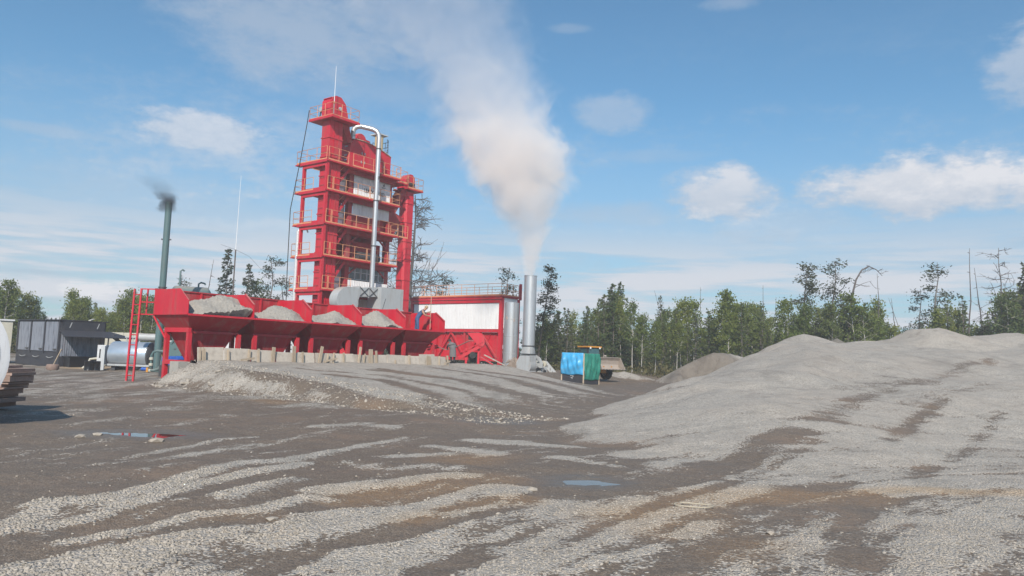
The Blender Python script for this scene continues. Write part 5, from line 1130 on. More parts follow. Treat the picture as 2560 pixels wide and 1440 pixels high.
# raised green tank whose top shows above the bins
q = at(478, 725, 52); gt = thing('raised_green_tank', 'blue-green horizontal tank top showing above the red bins', 'tank', (q[0], q[1], 0), math.radians(28))
MB().lathe([(.5, -1.25), (.72, -1.1), (.78, -1.0), (.78, 1.0), (.72, 1.1), (.5, 1.25)], 30, (0, 0, 4.95), 'x').build('shell', GREEN, gt)
for xx in (-.8, .8): MB().box(xx - .15, xx + .15, -.5, .5, 0, 4.3).build('support', GREEN, gt)
MB().tube([(-.75, 0, 5.6), (-.75, 0, 6.75), (-.62, 0, 6.85), (-.5, 0, 6.75)], .06, 8).build('vent_pipe', GREEN, gt); MB().tube([(.45, 0, 5.6), (.45, 0, 5.95), (.6, 0, 6.05), (.85, 0, 6.0), (.88, 0, 5.9)], .06, 8).build('vent_pipe', GREEN, gt)
# pale containers glimpsed below the bins
for (px, yy, ln, zz0, zz1, lab, m_) in ((590, 50, 3.4, .3, 2.65, 'white container glimpsed below the second red bin', WHITEDIRTY), (742, 52, 1.9, .4, 2.75, 'grey container with dark markings glimpsed below the third red bin', GREYSHEET)):
    q = at(px, 880, yy); cn = thing('container', lab, 'container', (q[0], q[1], 0), .2)
    MB().box(-ln / 2, ln / 2, 0, 2.0, zz0, zz1).build('body', m_, cn); MB().box(-ln / 2 - .05, ln / 2 + .05, -.05, 2.05, zz1 + .004, zz1 + .1).build('roof', m_, cn); MB().box(-ln / 2, ln / 2, .1, 1.9, 0, zz0 - .004).build('skid', STEEL, cn)
    if m_ is GREYSHEET:
        for k in range(4): MB().box(-.75, -.70, -.012, -.004, 1.3 + k * .3, 1.5 + k * .3).build('marking', INK, cn); MB().box(-.6, -.35, -.012, -.004, 1.35 + k * .3, 1.42 + k * .3).build('marking', INK, cn)
q = at(872, 872, 47); rm = thing('red_gearbox', 'rounded red gearbox glimpsed below the third and fourth bins', 'gearbox', (q[0], q[1], 0))
MB().prism([(-.6, .5), (.6, .5), (.6, 1.75), (.35, 2.05), (.0, 2.12), (-.35, 1.9), (-.6, 1.7)], 'y', 0, .6).build('casing', RED, rm); MB().box(-.7, .7, .05, .6, 0, .5).build('base', RED2, rm)
# radio mast
q = at(580, 760, 74); am = thing('radio_mast', 'thin pale radio mast rising above the trees left of the tower', 'mast', (q[0], q[1], 0))
MB().tube([(0, 0, 0), (0, 0, 11.2)], .07, 6).build('lower_pole', DEADWOOD, am); MB().tube([(0, 0, 11.2), (.05, 0, 18.6)], [.034, .014], 6).build('whip', SIGNWHITE, am); MB().tube([(0, 0, 11.2), (-1.6, .3, 11.7)], .012, 4).build('stay_wire', STEEL, am); MB().tube([(0, 0, 11.2), (1.3, .2, 10.6), (2.6, .3, 9.3)], .012, 4).build('stay_wire', STEEL, am)
# white tank at the picture edge
tk = thing('white_tank', 'dirty white round-ended tank at the edge of the yard', 'tank', (-13.28, 17.4, 0), math.radians(127.5))
MB().lathe([(.75, -3.85), (1.22, -3.6), (1.30, -3.5), (1.30, -1.4), (1.24, -1.3), (.75, -1.05)], 48, (0, 0, 1.36), 'x').build('shell', WHITEDIRTY, tk)
MB().lathe([(1.28, -3.62), (1.34, -3.6), (1.34, -3.45), (1.28, -3.43)], 48, (0, 0, 1.36), 'x').build('rim', WHITEDIRTY, tk)
for xx in (-3.0, -1.8): MB().box(xx - .15, xx + .15, -.9, .9, -.05, .5).build('saddle', RUST, tk)
# stacked steel channels
rr = random.Random(9); zc = .0; base = flat(2, 1024)
names = ['lowest', 'second lowest', 'third from the bottom', 'fourth from the bottom', 'fifth from the bottom', 'sixth from the bottom', 'seventh from the bottom', 'fourth from the top', 'third from the top', 'second from the top', 'topmost']
for k in range(11):
    hgt = [.13, .10, .07, .12, .05, .06, .05, .14, .07, .08, .06][k]; ln = 3.2
    ex = base[0] - .30 + [.0, .25, .05, .18, .30, .32, .40, .42, .52, .40, .12][k] + rr.uniform(-.04, .04)
    b_ = thing('steel_channel', 'rusty steel channel, %s of the stack at the white tank' % names[k], 'steel bar', (ex, base[1] + .5 + rr.uniform(-.03, .03), zc + .02), math.radians(rr.uniform(-4, 4)), 'stacked rusty steel channels')
    MB().box(-ln, 0, -.5, .5, hgt - .02, hgt).build('web', RUST, b_); MB().box(-ln, 0, -.5, -.475, 0, hgt - .021).build('flange', RUST, b_); MB().box(-ln, 0, .475, .5, 0, hgt - .021).build('flange', RUST, b_); MB().box(-.03, -.002, -.47, .47, .0, hgt - .021).build('end_web', RUST, b_)
    zc += hgt + .012

# ------------------------------------------------------------------ puddles, rope, stones
WATER = bpy.data.materials.new('puddle_water'); WATER.use_nodes = True
wb = WATER.node_tree.nodes['Principled BSDF']; wb.inputs['Base Color'].default_value = (.06, .055, .05, 1); wb.inputs['Roughness'].default_value = .02; wb.inputs['IOR'].default_value = 1.33; wb.inputs['Specular IOR Level'].default_value = 1.0
for k, (cx, cy_, rx, ry, th) in enumerate(PUDDLES[:2]):
    m_ = MB(); nn = 40; ring = []
    for i in range(nn): a = 2 * math.pi * i / nn; ring.append((cx + math.cos(a) * rx * 1.35 * math.cos(th) - math.sin(a) * ry * 1.35 * math.sin(th), cy_ + math.cos(a) * rx * 1.35 * math.sin(th) + math.sin(a) * ry * 1.35 * math.cos(th), 0))
    zmid = -.024; m_.add([(p[0], p[1], zmid) for p in ring], [tuple(range(nn))])
    o = m_.build('puddle', WATER, None); o['kind'] = 'structure'
q = flat(1735, 1268); pts = []
for k in range(30): a = 2 * math.pi * k / 29 * .93 + 2.6; pts.append((q[0] + .24 * math.cos(a) + .02 * math.sin(3 * a), q[1] + .20 * math.sin(a), Z(q[0] + .24 * math.cos(a), q[1] + .2 * math.sin(a)) + .03))
tag(MB().tube(pts, .007, 6).build('rope_loop', ROPE, None), 'loop of pale rope lying on the gravel in the foreground', 'rope')

# loose stones: pale crushed rock lying in the strips near the camera
ICO = np.array([(0, 0, 1), (.894, 0, .447), (.276, .851, .447), (-.724, .526, .447), (-.724, -.526, .447), (.276, -.851, .447), (.724, .526, -.447), (-.276, .851, -.447), (-.894, 0, -.447), (-.276, -.851, -.447), (.724, -.526, -.447), (0, 0, -1)])
ICF = np.array([(0, 1, 2), (0, 2, 3), (0, 3, 4), (0, 4, 5), (0, 5, 1), (1, 6, 2), (2, 6, 7), (2, 7, 3), (3, 7, 8), (3, 8, 4), (4, 8, 9), (4, 9, 5), (5, 9, 10), (5, 10, 1), (1, 10, 6)])
STONE = bpy.data.materials.new('crushed_stone'); STONE.use_nodes = True
g = N(STONE.node_tree); bs = g.n['Principled BSDF']
ri = g.new('ShaderNodeNewGeometry').outputs['Random Per Island']
posn = g.new('ShaderNodeNewGeometry').outputs['Position']
c = g.mix(ri, (.23, .205, .172, 1), (.42, .375, .322, 1)); c = g.mix(g.m('MULTIPLY', g.sm(g.noise(posn, .9, 4), .5, .75), .35), c, (.37, .29, .22, 1))
g.put(bs.inputs['Base Color'], c); bs.inputs['Roughness'].default_value = .9; bs.inputs['Specular IOR Level'].default_value = .25
def stones(name, x, y, size, seed, label=None, flatk=.62):
    r_ = np.random.default_rng(seed); n = len(x); z = height(x, y) + .022 * (np.clip(cover(x.copy(), y.copy())[0], 0, 1) - .4)
    V = ICO[None] * (1 + r_.normal(0, .20, (n, 12, 1))); sc3 = np.stack([r_.uniform(.75, 1.35, n), r_.uniform(.6, 1.0, n), r_.uniform(.4, .8, n) * flatk / .62], -1)[:, None, :]
    V = V * sc3 * size[:, None, None]; a = r_.uniform(0, 6.28, n); ca, sa = np.cos(a)[:, None], np.sin(a)[:, None]
    tx = r_.normal(0, .25, n)[:, None]; V[:, :, 2] += V[:, :, 0] * tx
    X = V[:, :, 0] * ca - V[:, :, 1] * sa; Y = V[:, :, 0] * sa + V[:, :, 1] * ca
    V = np.stack([X + x[:, None], Y + y[:, None], V[:, :, 2] + (z + size * .02)[:, None]], -1).reshape(-1, 3).astype(np.float32)
    F = (ICF[None] + (np.arange(n) * 12)[:, None, None]).reshape(-1, 3).astype(np.int32)
    me = bpy.data.meshes.new(name); me.vertices.add(len(V)); me.vertices.foreach_set('co', V.ravel()); me.loops.add(F.size); me.loops.foreach_set('vertex_index', F.ravel())
    me.polygons.add(len(F)); me.polygons.foreach_set('loop_start', np.arange(0, F.size, 3, dtype=np.int32)); me.materials.append(STONE); me.update()
    o = bpy.data.objects.new(name, me); COL.objects.link(o); o['kind'] = 'stuff'
    return o
r_ = np.random.default_rng(11)
def scatter(n, y0, y1, pw, thr, dens, smin_, smax_):
    y = y0 + (y1 - y0) * r_.random(n) ** pw; x = (r_.random(n) * 2 - 1) * (y * .72 + .6)
    g_, _ = cover(x.copy(), y.copy()); nz = .5 * np.sin(x * 5.3 + 2 * np.sin(y * 2.1)) * np.sin(y * 4.1 + x) + r_.normal(0, .25, n)
    keep = r_.random(n) < np.where(g_ + .10 * nz > thr, 1.0, dens)
    return x[keep], y[keep], (smin_ + (smax_ - smin_) * r_.random(keep.sum()) ** 2)
x, y, s_ = scatter(52000, 5.4, 11.0, 1.25, .60, .004, .007, .016); s_ = s_ * np.where(x < -y * .25, 1.45, 1.0)
x2, y2, s2 = scatter(9000, 11.0, 19, 1.4, .66, .004, .009, .016)
x3, y3, s3 = scatter(420, 5.4, 30, 1.2, 9, 1.0, .010, .032)
a = r_.uniform(-2.2, 1.2, 3000); b_ = -r_.uniform(.2, 19, 3000); xr = HO[0] + UX[0] * a + VX[0] * b_; yr = HO[1] + UX[1] * a + VX[1] * b_; sr = .018 + .055 * r_.random(3000) ** 6
stones('gravel', np.concatenate([x, x2, x3, xr]), np.concatenate([y, y2, y3, yr]), np.concatenate([s_, s2, s3, sr]), 5)
rocks = [(390, 1103, .13, 'flat pale rock on the dirt beyond the long puddle'), (200, 1092, .10, 'small pale rock at the near end of the long puddle'), (398, 968, .22, 'pale rock lying below the red ladder foot'), (462, 959, .16, 'flat pale rock on the ramp edge near the ladder'),
         (530, 965, .13, 'whitish stone half way along the ramp edge'), (243, 1087, .09, 'small rock touching the long puddle'), (1330, 1226, .07, 'small tan stone near the round puddle'), (680, 1300, .06, 'small tan stone at the edge of the big gravel patch'), (1925, 1335, .05, 'small white stone on the dark mud in the foreground'), (548, 930, .14, 'flat pale slab on the gravel ramp below the first stakes')]
for k, (px, py, sz, lab) in enumerate(rocks):
    p = on(px, py); r3 = np.random.default_rng(60 + k); V = ICO * (1 + r3.normal(0, .16, (12, 1))) * np.array([1.25, .8, .42]) * sz; m_ = MB()
    F2 = np.concatenate([ICF, [(11, 7, 6), (11, 8, 7), (11, 9, 8), (11, 10, 9), (11, 6, 10)]])
    m_.v = [tuple(map(float, v)) for v in V]; m_.f = [tuple(int(i) for i in f) for f in F2]; o = m_.build('rock', STONE, None, False)
    o.location = (p[0], p[1], Z(p[0], p[1]) + sz * .15); o.rotation_euler = (0, 0, r3.uniform(-.5, .5)); tag(o, lab, 'rock', 'single rocks on the ground')
# dark lump on the crest of the stockpile
p = at(2092, 852, 49.5); m_ = MB(); nn = 22
for i in range(7):
    for k in range(nn):
        f_ = i / 6; rr_ = (.05 + 1.3 * f_ ** .9) * (1 + .13 * math.sin(3 * 6.28 * k / nn + i) + .06 * math.sin(7 * 6.28 * k / nn)); m_.v.append((rr_ * math.cos(6.283 * k / nn) * 1.25, rr_ * math.sin(6.283 * k / nn), .95 * (1 - f_) - .15 * f_))
m_.f = [(i * nn + k, (i + 1) * nn + k, (i + 1) * nn + (k + 1) % nn, i * nn + (k + 1) % nn) for i in range(6) for k in range(nn)]
o = m_.build('dark_heap', mat('damp_dark_gravel', (.15, .135, .115), .95, var=.3, scale=5, bump=.8, bscale=14), None); o.location = (p[0], p[1], Z(p[0], p[1]) - .1)
tag(o, 'small dark heap of damp gravel on the crest of the stockpile', 'gravel heap')

# ------------------------------------------------------------------ trees (prototypes are 10 m tall)
def leafmesh(name, P, D, size, seed, material, aspect=.6):
    """small leaf-clump quads at points P, long axis near D"""
    r_ = np.random.default_rng(seed); n = len(P); D = D + r_.normal(0, .55, (n, 3)); D /= np.linalg.norm(D, axis=1)[:, None]
    R_ = r_.normal(0, 1, (n, 3)); S = np.cross(D, R_); S /= np.linalg.norm(S, axis=1)[:, None] + 1e-9
    L = (size * r_.uniform(.6, 1.3, n))[:, None]; a = D * L * .5; b = S * L * .5 * aspect
    V = np.stack([P - a, P + b * r_.uniform(.7, 1, (n, 1)), P + a, P - b], 1).reshape(-1, 3).astype(np.float32)
    me = bpy.data.meshes.new(name); me.vertices.add(len(V)); me.vertices.foreach_set('co', V.ravel()); me.loops.add(4 * n); me.loops.foreach_set('vertex_index', np.arange(4 * n, dtype=np.int32))
    me.polygons.add(n); me.polygons.foreach_set('loop_start', np.arange(0, 4 * n, 4, dtype=np.int32)); me.materials.append(material); me.update()
    return me
PROTO = {}
def proto(key, crown, trunkmb, bark):
    t_ = trunkmb.build('trunk', bark, None); c_ = None
    if crown is not None: c_ = bpy.data.objects.new('crown', crown); COL.objects.link(c_)
    PROTO[key] = (t_.data, c_.data if c_ else None)
    bpy.data.objects.remove(t_)
    if c_: bpy.data.objects.remove(c_)
def trunk_line(r_, h, lean=.03, wig=.06, n=9): 
    x = y = 0.0; L = []; dx, dy = r_.normal(0, lean), r_.normal(0, lean)
    for i in range(n): L.append((x, y, h * i / (n - 1))); x += dx * h / n + r_.normal(0, wig); y += dy * h / n + r_.normal(0, wig)
    return L
def pt(L, f_):
    k = min(len(L) - 2, int(f_ * (len(L) - 1))); q = f_ * (len(L) - 1) - k; return np.array(L[k]) * (1 - q) + np.array(L[k + 1]) * q
def make_conifer(key, seed, width, n_whorl, leaf, dens, droop, bark=BARK, base=.12, hole=.15, fsize=.34):
    r_ = np.random.default_rng(seed); L = trunk_line(r_, 10, .01, .03); m_ = MB(); m_.tube(L, [.13 * (1 - .93 * i / 8) for i in range(9)], 6); P, D = [], []
    for i in range(n_whorl):
        f_ = base + (1 - base) * (i / n_whorl) ** .9; c = pt(L, min(f_, .995))
        for k in range(r_.integers(4, 7)):
            if r_.random() < hole: continue
            a = r_.uniform(0, 6.28); ln = width * (1 - f_) ** .8 * r_.uniform(.55, 1.15) + .16; up = r_.uniform(-.05, .3) + .25 * f_
            d = np.array([math.cos(a), math.sin(a), up]); e_ = c + d * ln + np.array([0, 0, -droop * ln * ln]); 
            m_.tube([c, (c + e_) / 2 + [0, 0, droop * ln * .15], e_], [.022, .014, .006], 3, False)
            n = int(dens * ln * 9) + 3; t_ = r_.random(n) ** .7; Q = c[None] + (e_ - c)[None] * t_[:, None]; Q[:, 2] += droop * ln * .3 * t_ * (1 - t_)
            side = np.array([-math.sin(a), math.cos(a), 0]); Q += side[None] * (r_.normal(0, .26, n) * (.25 + ln * .32) * (1.1 - t_ * .6))[:, None]; Q[:, 2] += r_.normal(0, .09, n) - .05
            P.append(Q); D.append(np.tile(d * np.array([1, 1, .2]) + [0, 0, -.25], (n, 1)))
    top = np.array(L[-1])[None] + r_.normal(0, .05, (8, 3)) + np.array([0, 0, -.15]); P.append(top); D.append(np.tile([0, 0, 1.], (8, 1)))
    P = np.concatenate(P); D = np.concatenate(D); proto(key, leafmesh('crown', P, D, fsize, seed, leaf, .45), m_, bark)
def make_birch(key, seed, width, leaf, dens, base=.28, bark=BIRCHBARK, fsize=.26, stems=1, clump=.38):
    r_ = np.random.default_rng(seed); m_ = MB(); P, D = [], []
    for s_ in range(stems):
        L = trunk_line(r_, 10 * (1 if s_ == 0 else r_.uniform(.75, .95)), .045 if stems > 1 else .02, .07); L = [(x + (s_ * .5 if s_ else 0), y, z) for x, y, z in L]
        m_.tube(L, [.085 * (1 - .92 * i / 8) for i in range(9)], 6); nb = int(34 / (1 + .35 * (stems - 1)))
        for i in range(nb):
            f_ = base + (1 - base) * ((i + .5) / nb); c = pt(L, f_); prof_ = math.sin(math.pi * min(1, max(0.04, (f_ - base) / (1 - base))) ** .62) ** .75 * (1 - .35 * f_)
            a = r_.uniform(0, 6.28); ln = width * (prof_ * r_.uniform(.6, 1.25) + .12); d = np.array([math.cos(a), math.sin(a), r_.uniform(.35, .9)]); e_ = c + d * ln
            m_.tube([c, c + d * ln * .55, e_], [.022, .014, .006], 3, False)
            for q in range(3):
                cc = c + d * ln * r_.uniform(.45, 1.05) + r_.normal(0, .16, 3); n = int(dens * r_.uniform(14, 30)); s3 = clump * r_.uniform(.6, 1.15)
                P.append(cc[None] + r_.normal(0, 1, (n, 3)) * np.array([s3, s3, s3 * .75])); D.append(np.tile([0, 0, -.6], (n, 1)))
    P = np.concatenate(P); D = np.concatenate(D); proto(key, leafmesh('crown', P, D, fsize, seed, leaf, .75), m_, bark)
def make_pine(key, seed, leaf, nb, base, spread, bend=0.0, bark=BARK, dens=1.0, clump=.26):
    r_ = np.random.default_rng(seed); L = trunk_line(r_, 10, .02, .10); L = [(x + bend * (z / 10) ** 3, y, z - abs(bend) * .1 * (z / 10) ** 4) for x, y, z in L]
    m_ = MB(); m_.tube(L, [.14 * (1 - .88 * i / 8) for i in range(9)], 6); P, D = [], []
    for i in range(nb):
        f_ = base + (1 - base) * (i + .4) / nb; c = pt(L, min(f_, .99)); a = r_.uniform(0, 6.28); ln = spread * r_.uniform(.4, 1.2) * (1.15 - .7 * f_) + .12; up = r_.uniform(-.2, .45)
        d = np.array([math.cos(a), math.sin(a), up]); mid = c + d * ln * .55 + r_.normal(0, .08, 3); e_ = c + d * ln + np.array([0, 0, r_.uniform(-.25, .1) * ln]); m_.tube([c, mid, e_], [.035, .022, .008], 4, False)
        for q in range(int(3 + ln * 2)):
            t_ = r_.uniform(.35, 1.08); cc = c + (e_ - c) * t_ + r_.normal(0, .10, 3); n = int(dens * r_.uniform(10, 24)); P.append(cc[None] + r_.normal(0, 1, (n, 3)) * np.array([clump, clump, clump * .6])); D.append(np.tile(d, (n, 1)))
    P = np.concatenate(P); D = np.concatenate(D); proto(key, leafmesh('crown', P, D, .24, seed, leaf, .4), m_, bark)
def make_snag(key, seed, nb, ln0, bend=0.0, curl=False, thick=.10, sub=0):
    r_ = np.random.default_rng(seed); L = trunk_line(r_, 10, .015, .06)
    if curl: L = [(0, 0, 0), (.15, 0, 2), (.35, 0, 4), (.55, 0, 6), (.75, 0, 7.6), (1.05, 0, 8.8), (1.5, 0, 9.6), (2.1, 0, 9.95), (2.7, 0, 9.7), (3.2, 0, 9.2)]
    else: L = [(x + bend * (z / 10) ** 2.5, y, z) for x, y, z in L]
    m_ = MB(); n = len(L); m_.tube(L, [thick * (1 - .85 * i / (n - 1)) for i in range(n)], 6)
    for i in range(nb):
        f_ = .3 + .68 * (i + r_.random()) / nb; c = pt(L, f_); a = r_.uniform(0, 6.28); ln = ln0 * r_.uniform(.3, 1.2) * (1.25 - f_); d = np.array([math.cos(a), math.sin(a), r_.uniform(-.25, .5)])
        e_ = c + d * ln; m_.tube([c, c + d * ln * .5 + r_.normal(0, .05, 3), e_], [.03, .018, .006], 4, False)
        for q in range(sub):
            t_ = r_.uniform(.3, .95); b0 = c + (e_ - c) * t_; d2 = d + r_.normal(0, .7, 3); m_.tube([b0, b0 + d2 * ln * .3, b0 + d2 * ln * .45 + r_.normal(0, .1, 3)], [.02, .014, .008], 3, False)
            for q2 in range(2): b1 = b0 + d2 * ln * r_.uniform(.15, .4); d3 = d2 + r_.normal(0, .9, 3); m_.tube([b1, b1 + d3 * ln * .18], [.012, .008], 3, False)
    proto(key, None, m_, DEADWOOD)
make_conifer('spruce0', 1, 2.3, 30, LEAF_LARCH, 1.0, .10); make_conifer('spruce1', 2, 1.9, 28, LEAF_LARCH, .9, .14, hole=.22); make_conifer('spruce2', 3, 1.6, 26, LEAF_DARK, 1.0, .18, hole=.2)
make_conifer('larch0', 4, 1.3, 26, LEAF_DARK, .75, .06, hole=.3, fsize=.28); make_conifer('larch1', 5, 1.7, 24, LEAF_LARCH, .75, .05, hole=.3)
make_birch('birch0', 11, 1.7, LEAF_BIRCH, 1.0); make_birch('birch1', 12, 1.35, LEAF_BIRCH, .9, .35); make_birch('birch2', 13, 2.1, LEAF_BIRCH, 1.1, .2, stems=2); make_birch('birch3', 14, 1.5, LEAF_BIRCH, .7, .45); make_birch('birch4', 15, 1.9, LEAF_LARCH, 1.0, .22, stems=2)
make_pine('pine0', 21, LEAF_DARK, 15, .42, 1.7); make_pine('pine1', 22, LEAF_DARK, 20, .35, 1.3, dens=1.1); make_pine('pine2', 23, LEAF_DARK, 30, .25, 1.25, bend=.9, dens=1.35, clump=.24); make_pine('pine3', 24, LEAF_DARK, 12, .5, 1.5, dens=.9)
make_snag('snag0', 31, 7, .7, thick=.09); make_snag('snag1', 32, 10, 1.0, .5); make_snag('snag2', 33, 4, .5, 1.6, thick=.08); make_snag('snag3', 34, 16, 1.5, 0, True, .14, 1); make_snag('bare0', 35, 44, 2.3, 0, thick=.17, sub=9); make_snag('bare1', 36, 26, 2.4, .3, thick=.10, sub=3)
KIND = {'spruce': 'spruce_tree', 'larch': 'larch_tree', 'birch': 'birch_tree', 'pine': 'pine_tree', 'snag': 'dead_trunk', 'bare': 'bare_tree'}
def tree(key, px, ptop, depth, label, group=None, rz=None, wide=1.0):
    k = key.rstrip('0123456789'); p = at(px, 900, depth); h = at(px, ptop, depth)[2] + .1; tr, cr = PROTO[key]
    bx_ = at(px, 900, depth); tx = at(px, ptop, depth); x_ = tx[0]
    o = thing(KIND[k], label, 'tree' if k not in ('snag',) else 'dead tree', (x_, depth, -.1), random.uniform(0, 6.28) if rz is None else rz, group)
    s_ = h / 10; o.scale = (s_ * wide, s_ * wide, s_)
    t_ = bpy.data.objects.new('trunk', tr); COL.objects.link(t_); t_.parent = o
    if cr: c_ = bpy.data.objects.new('crown', cr); COL.objects.link(c_); c_.parent = o
    return o
SPECIAL = [
    ('bare0', 1040, 488, 84, 'tall bare larch standing behind the slim red elevator', 1.3), ('pine2', 1352, 668, 72, 'ragged dark larch leaning right behind the silver chimney', 0), ('pine1', 1268, 672, 82, 'dark pine top above the red corner of the filter house roof', None), ('pine3', 1108, 684, 86, 'small sparse pine showing above the left end of the filter house roof', None),
    ('spruce2', 576, 622, 80, 'tallest dark spruce left of the tower, behind the mast', None), ('spruce2', 622, 660, 82, 'broad dark spruce between the mast and the sparse pines', None), ('pine0', 690, 643, 80, 'open-crowned pine nearest the tower on its left', 2.0), ('pine3', 716, 690, 84, 'low spreading pine just left of the tower', None), ('birch4', 640, 705, 84, 'small green tree below the dark spruces', None),
    ('snag1', 519, 648, 80, 'bare thin trunk left of the dark spruces', None), ('pine3', 462, 690, 80, 'small pine top above the raised green tank', None),
    ('spruce0', 1532, 708, 76, 'tallest dense spruce of the forest edge, left of a twin', None), ('spruce1', 1553, 704, 78, 'tallest dense spruce of the forest edge, right of a twin', None), ('spruce0', 1512, 735, 77, 'shorter spruce leaning against the tallest pair', None), ('larch0', 1656, 738, 80, 'slim bluish spruce beside the bowed dead stem', None), ('snag2', 1668, 728, 78, 'thin bowed dead stem beside the slim bluish spruce', 3.5),
    ('snag0', 1757, 718, 82, 'straight bare pole between two birch clumps', None), ('snag0', 1904, 714, 80, 'bare leaning pole right of the broad grey-green birch', None), ('snag0', 1936, 742, 84, 'thin bare pole left of the shaggy dark larch', None), ('larch1', 1813, 722, 78, 'grey-green larch rising from the broad birch clump', None), ('birch2', 1850, 735, 75, 'broad full birch clump in the middle of the forest edge', None),
    ('pine2', 1992, 662, 72, 'shaggy dark larch with a crooked top above the stockpile', .4), ('pine1', 2080, 653, 73, 'tufted dark pine beside the hooked dead trunk', None), ('snag3', 2108, 662, 71, 'hooked dead trunk bending over to the right', 0.0), ('snag0', 2200, 684, 74, 'bare spiky trunk right of the hooked dead one', None), ('snag1', 2242, 745, 74, 'low broken snag with crossing branches', None), ('pine3', 2328, 656, 74, 'thin tall pine with few tufts over the low scrub', None), ('snag2', 2262, 745, 72, 'slanting broken trunk in the low scrub', 2.9), ('pine3', 2290, 722, 77, 'short tufted pine left of the thin tall pine', None),
    ('snag0', 2414, 622, 74, 'tallest straight bare pole near the right edge', None), ('snag1', 2452, 668, 75, 'greyish bare trunk with stubs right of the tallest pole', None), ('bare1', 2502, 618, 72, 'bare forked tree at the right edge of the picture', 2.2), ('spruce2', 2553, 655, 70, 'dark dense spruce cut by the right picture edge', None), ('birch4', 2520, 742, 70, 'dark leafy tree below the bare forked one', None), ('larch1', 2366, 748, 72, 'small bushy larch left of the tallest pole', None), ('larch1', 2408, 738, 71, 'bushy larch around the foot of the tallest pole', None),
    ('birch0', 1968, 752, 70, 'bright green birch in front of the shaggy dark larch', None), ('birch1', 2010, 762, 70, 'bright green birch right of the shaggy dark larch', None), ('birch2', 2155, 740, 70, 'full olive birch right of the hooked dead trunk', None), ('birch4', 2072, 762, 70, 'olive leafy tree at the foot of the tufted pine', None),
    ('birch1', 1706, 752, 74, 'slim birch, left one of a bright pair', None), ('birch1', 1734, 752, 75, 'slim birch, right one of a bright pair', None),
    ('birch2', 8, 706, 72, 'dark leafy tree at the left picture edge', None), ('birch0', 36, 722, 74, 'leafy tree second from the left picture edge', None), ('birch1', 68, 735, 76, 'thin pointed birch behind the dark shed', None), ('birch1', 93, 748, 77, 'smaller birch at the end of the left clump', None),
    ('birch1', 188, 728, 80, 'pointed birch above the dark shed roof', None), ('birch1', 212, 748, 81, 'slim birch right of the pointed one above the shed', None), ('birch0', 335, 728, 82, 'tall birch behind the top of the red ladder', None), ('birch1', 355, 745, 84, 'birch between the ladder and the green flue', None),
]
for key, px, ptop, dep, lab, rz in SPECIAL: tree(key, px, ptop, dep, lab, None, rz)
TOPX = [1330, 1370, 1480, 1500, 1575, 1590, 1660, 1700, 1760, 1800, 1900, 1915, 1950, 2040, 2060, 2190, 2215, 2320, 2345, 2440, 2470, 2500, 2570]
TOPY = [800, 775, 765, 745, 745, 790, 785, 775, 805, 765, 765, 805, 800, 775, 765, 765, 805, 805, 785, 785, 795, 740, 705]
GEN = {'birch': ('green birch', 'birches of the forest edge'), 'spruce': ('plain green spruce', 'spruces of the forest edge'), 'larch': ('thin larch', 'larches of the forest edge')}
ZONES = [(1400, 'beside the silver chimney'), (1470, 'above the blue tarpaulin'), (1580, 'behind the loader'), (1690, 'around the bowed dead stem'), (1790, 'above the sand pile'), (1930, 'by the broad birch clump'), (2060, 'by the shaggy larch'), (2200, 'by the hooked dead trunk'), (2350, 'by the low scrub'), (2470, 'by the tallest bare pole'), (9999, 'at the right edge')]
rr = random.Random(17); px = 1338
while px < 2740:
    for dep in (73.5, 80.0, 88.0):
        if dep == 88.0 and rr.random() < .25: continue
        ty = np.interp(px, TOPX, TOPY) + rr.uniform(-14, 40) + (0 if dep < 75 else 4); 
        key = rr.choice(['birch0', 'birch1', 'birch1', 'birch3', 'birch3', 'spruce1', 'larch1', 'spruce0', 'larch1', 'spruce1', 'larch1', 'larch0', 'spruce1', 'larch1'] if dep < 85 else ['birch4', 'spruce1', 'spruce0', 'larch0', 'birch0'])
        k = key.rstrip('0123456789'); row = 'front' if dep < 75 else ('second' if dep < 85 else 'rear')
        zone = [z_ for lim, z_ in ZONES if px < lim][0]
        tree(key, px + rr.uniform(-10, 10), ty, dep + rr.uniform(-2.2, 2.2), '%s in the %s row of the forest edge %s' % (GEN[k][0], row, zone), GEN[k][1], None, rr.uniform(.72, 1.0) if k == 'birch' else rr.uniform(.8, 1.15))
    px += rr.uniform(17, 24)
px = 163
while px < 400:
    for dep in (80, 88):
        ty = np.interp(px, [163, 185, 215, 240, 265, 300, 330, 400], [790, 740, 752, 766, 776, 765, 742, 752]) + rr.uniform(-8, 22)
        zone = 'above the dark shed roof' if px < 245 else ('above the silver tank' if px < 335 else 'behind the red ladder')
        tree(rr.choice(['birch0', 'birch1', 'birch4', 'birch1', 'larch1', 'spruce1']), px + rr.uniform(-6, 6), ty, dep + rr.uniform(-2, 2), 'green tree in the %s row of the left thicket %s' % ('front' if dep == 80 else 'rear', zone), 'trees of the left thicket')
    px += rr.uniform(12, 18)
for px, ty in ((15, 745), (50, 755), (-10, 720), (85, 775), (28, 760), (70, 770), (105, 790), (0, 750), (-45, 735), (-80, 745), (-120, 730)): tree('birch4', px, ty, 79, 'leafy tree of the dark clump behind the left cabin', 'trees behind the left cabin')
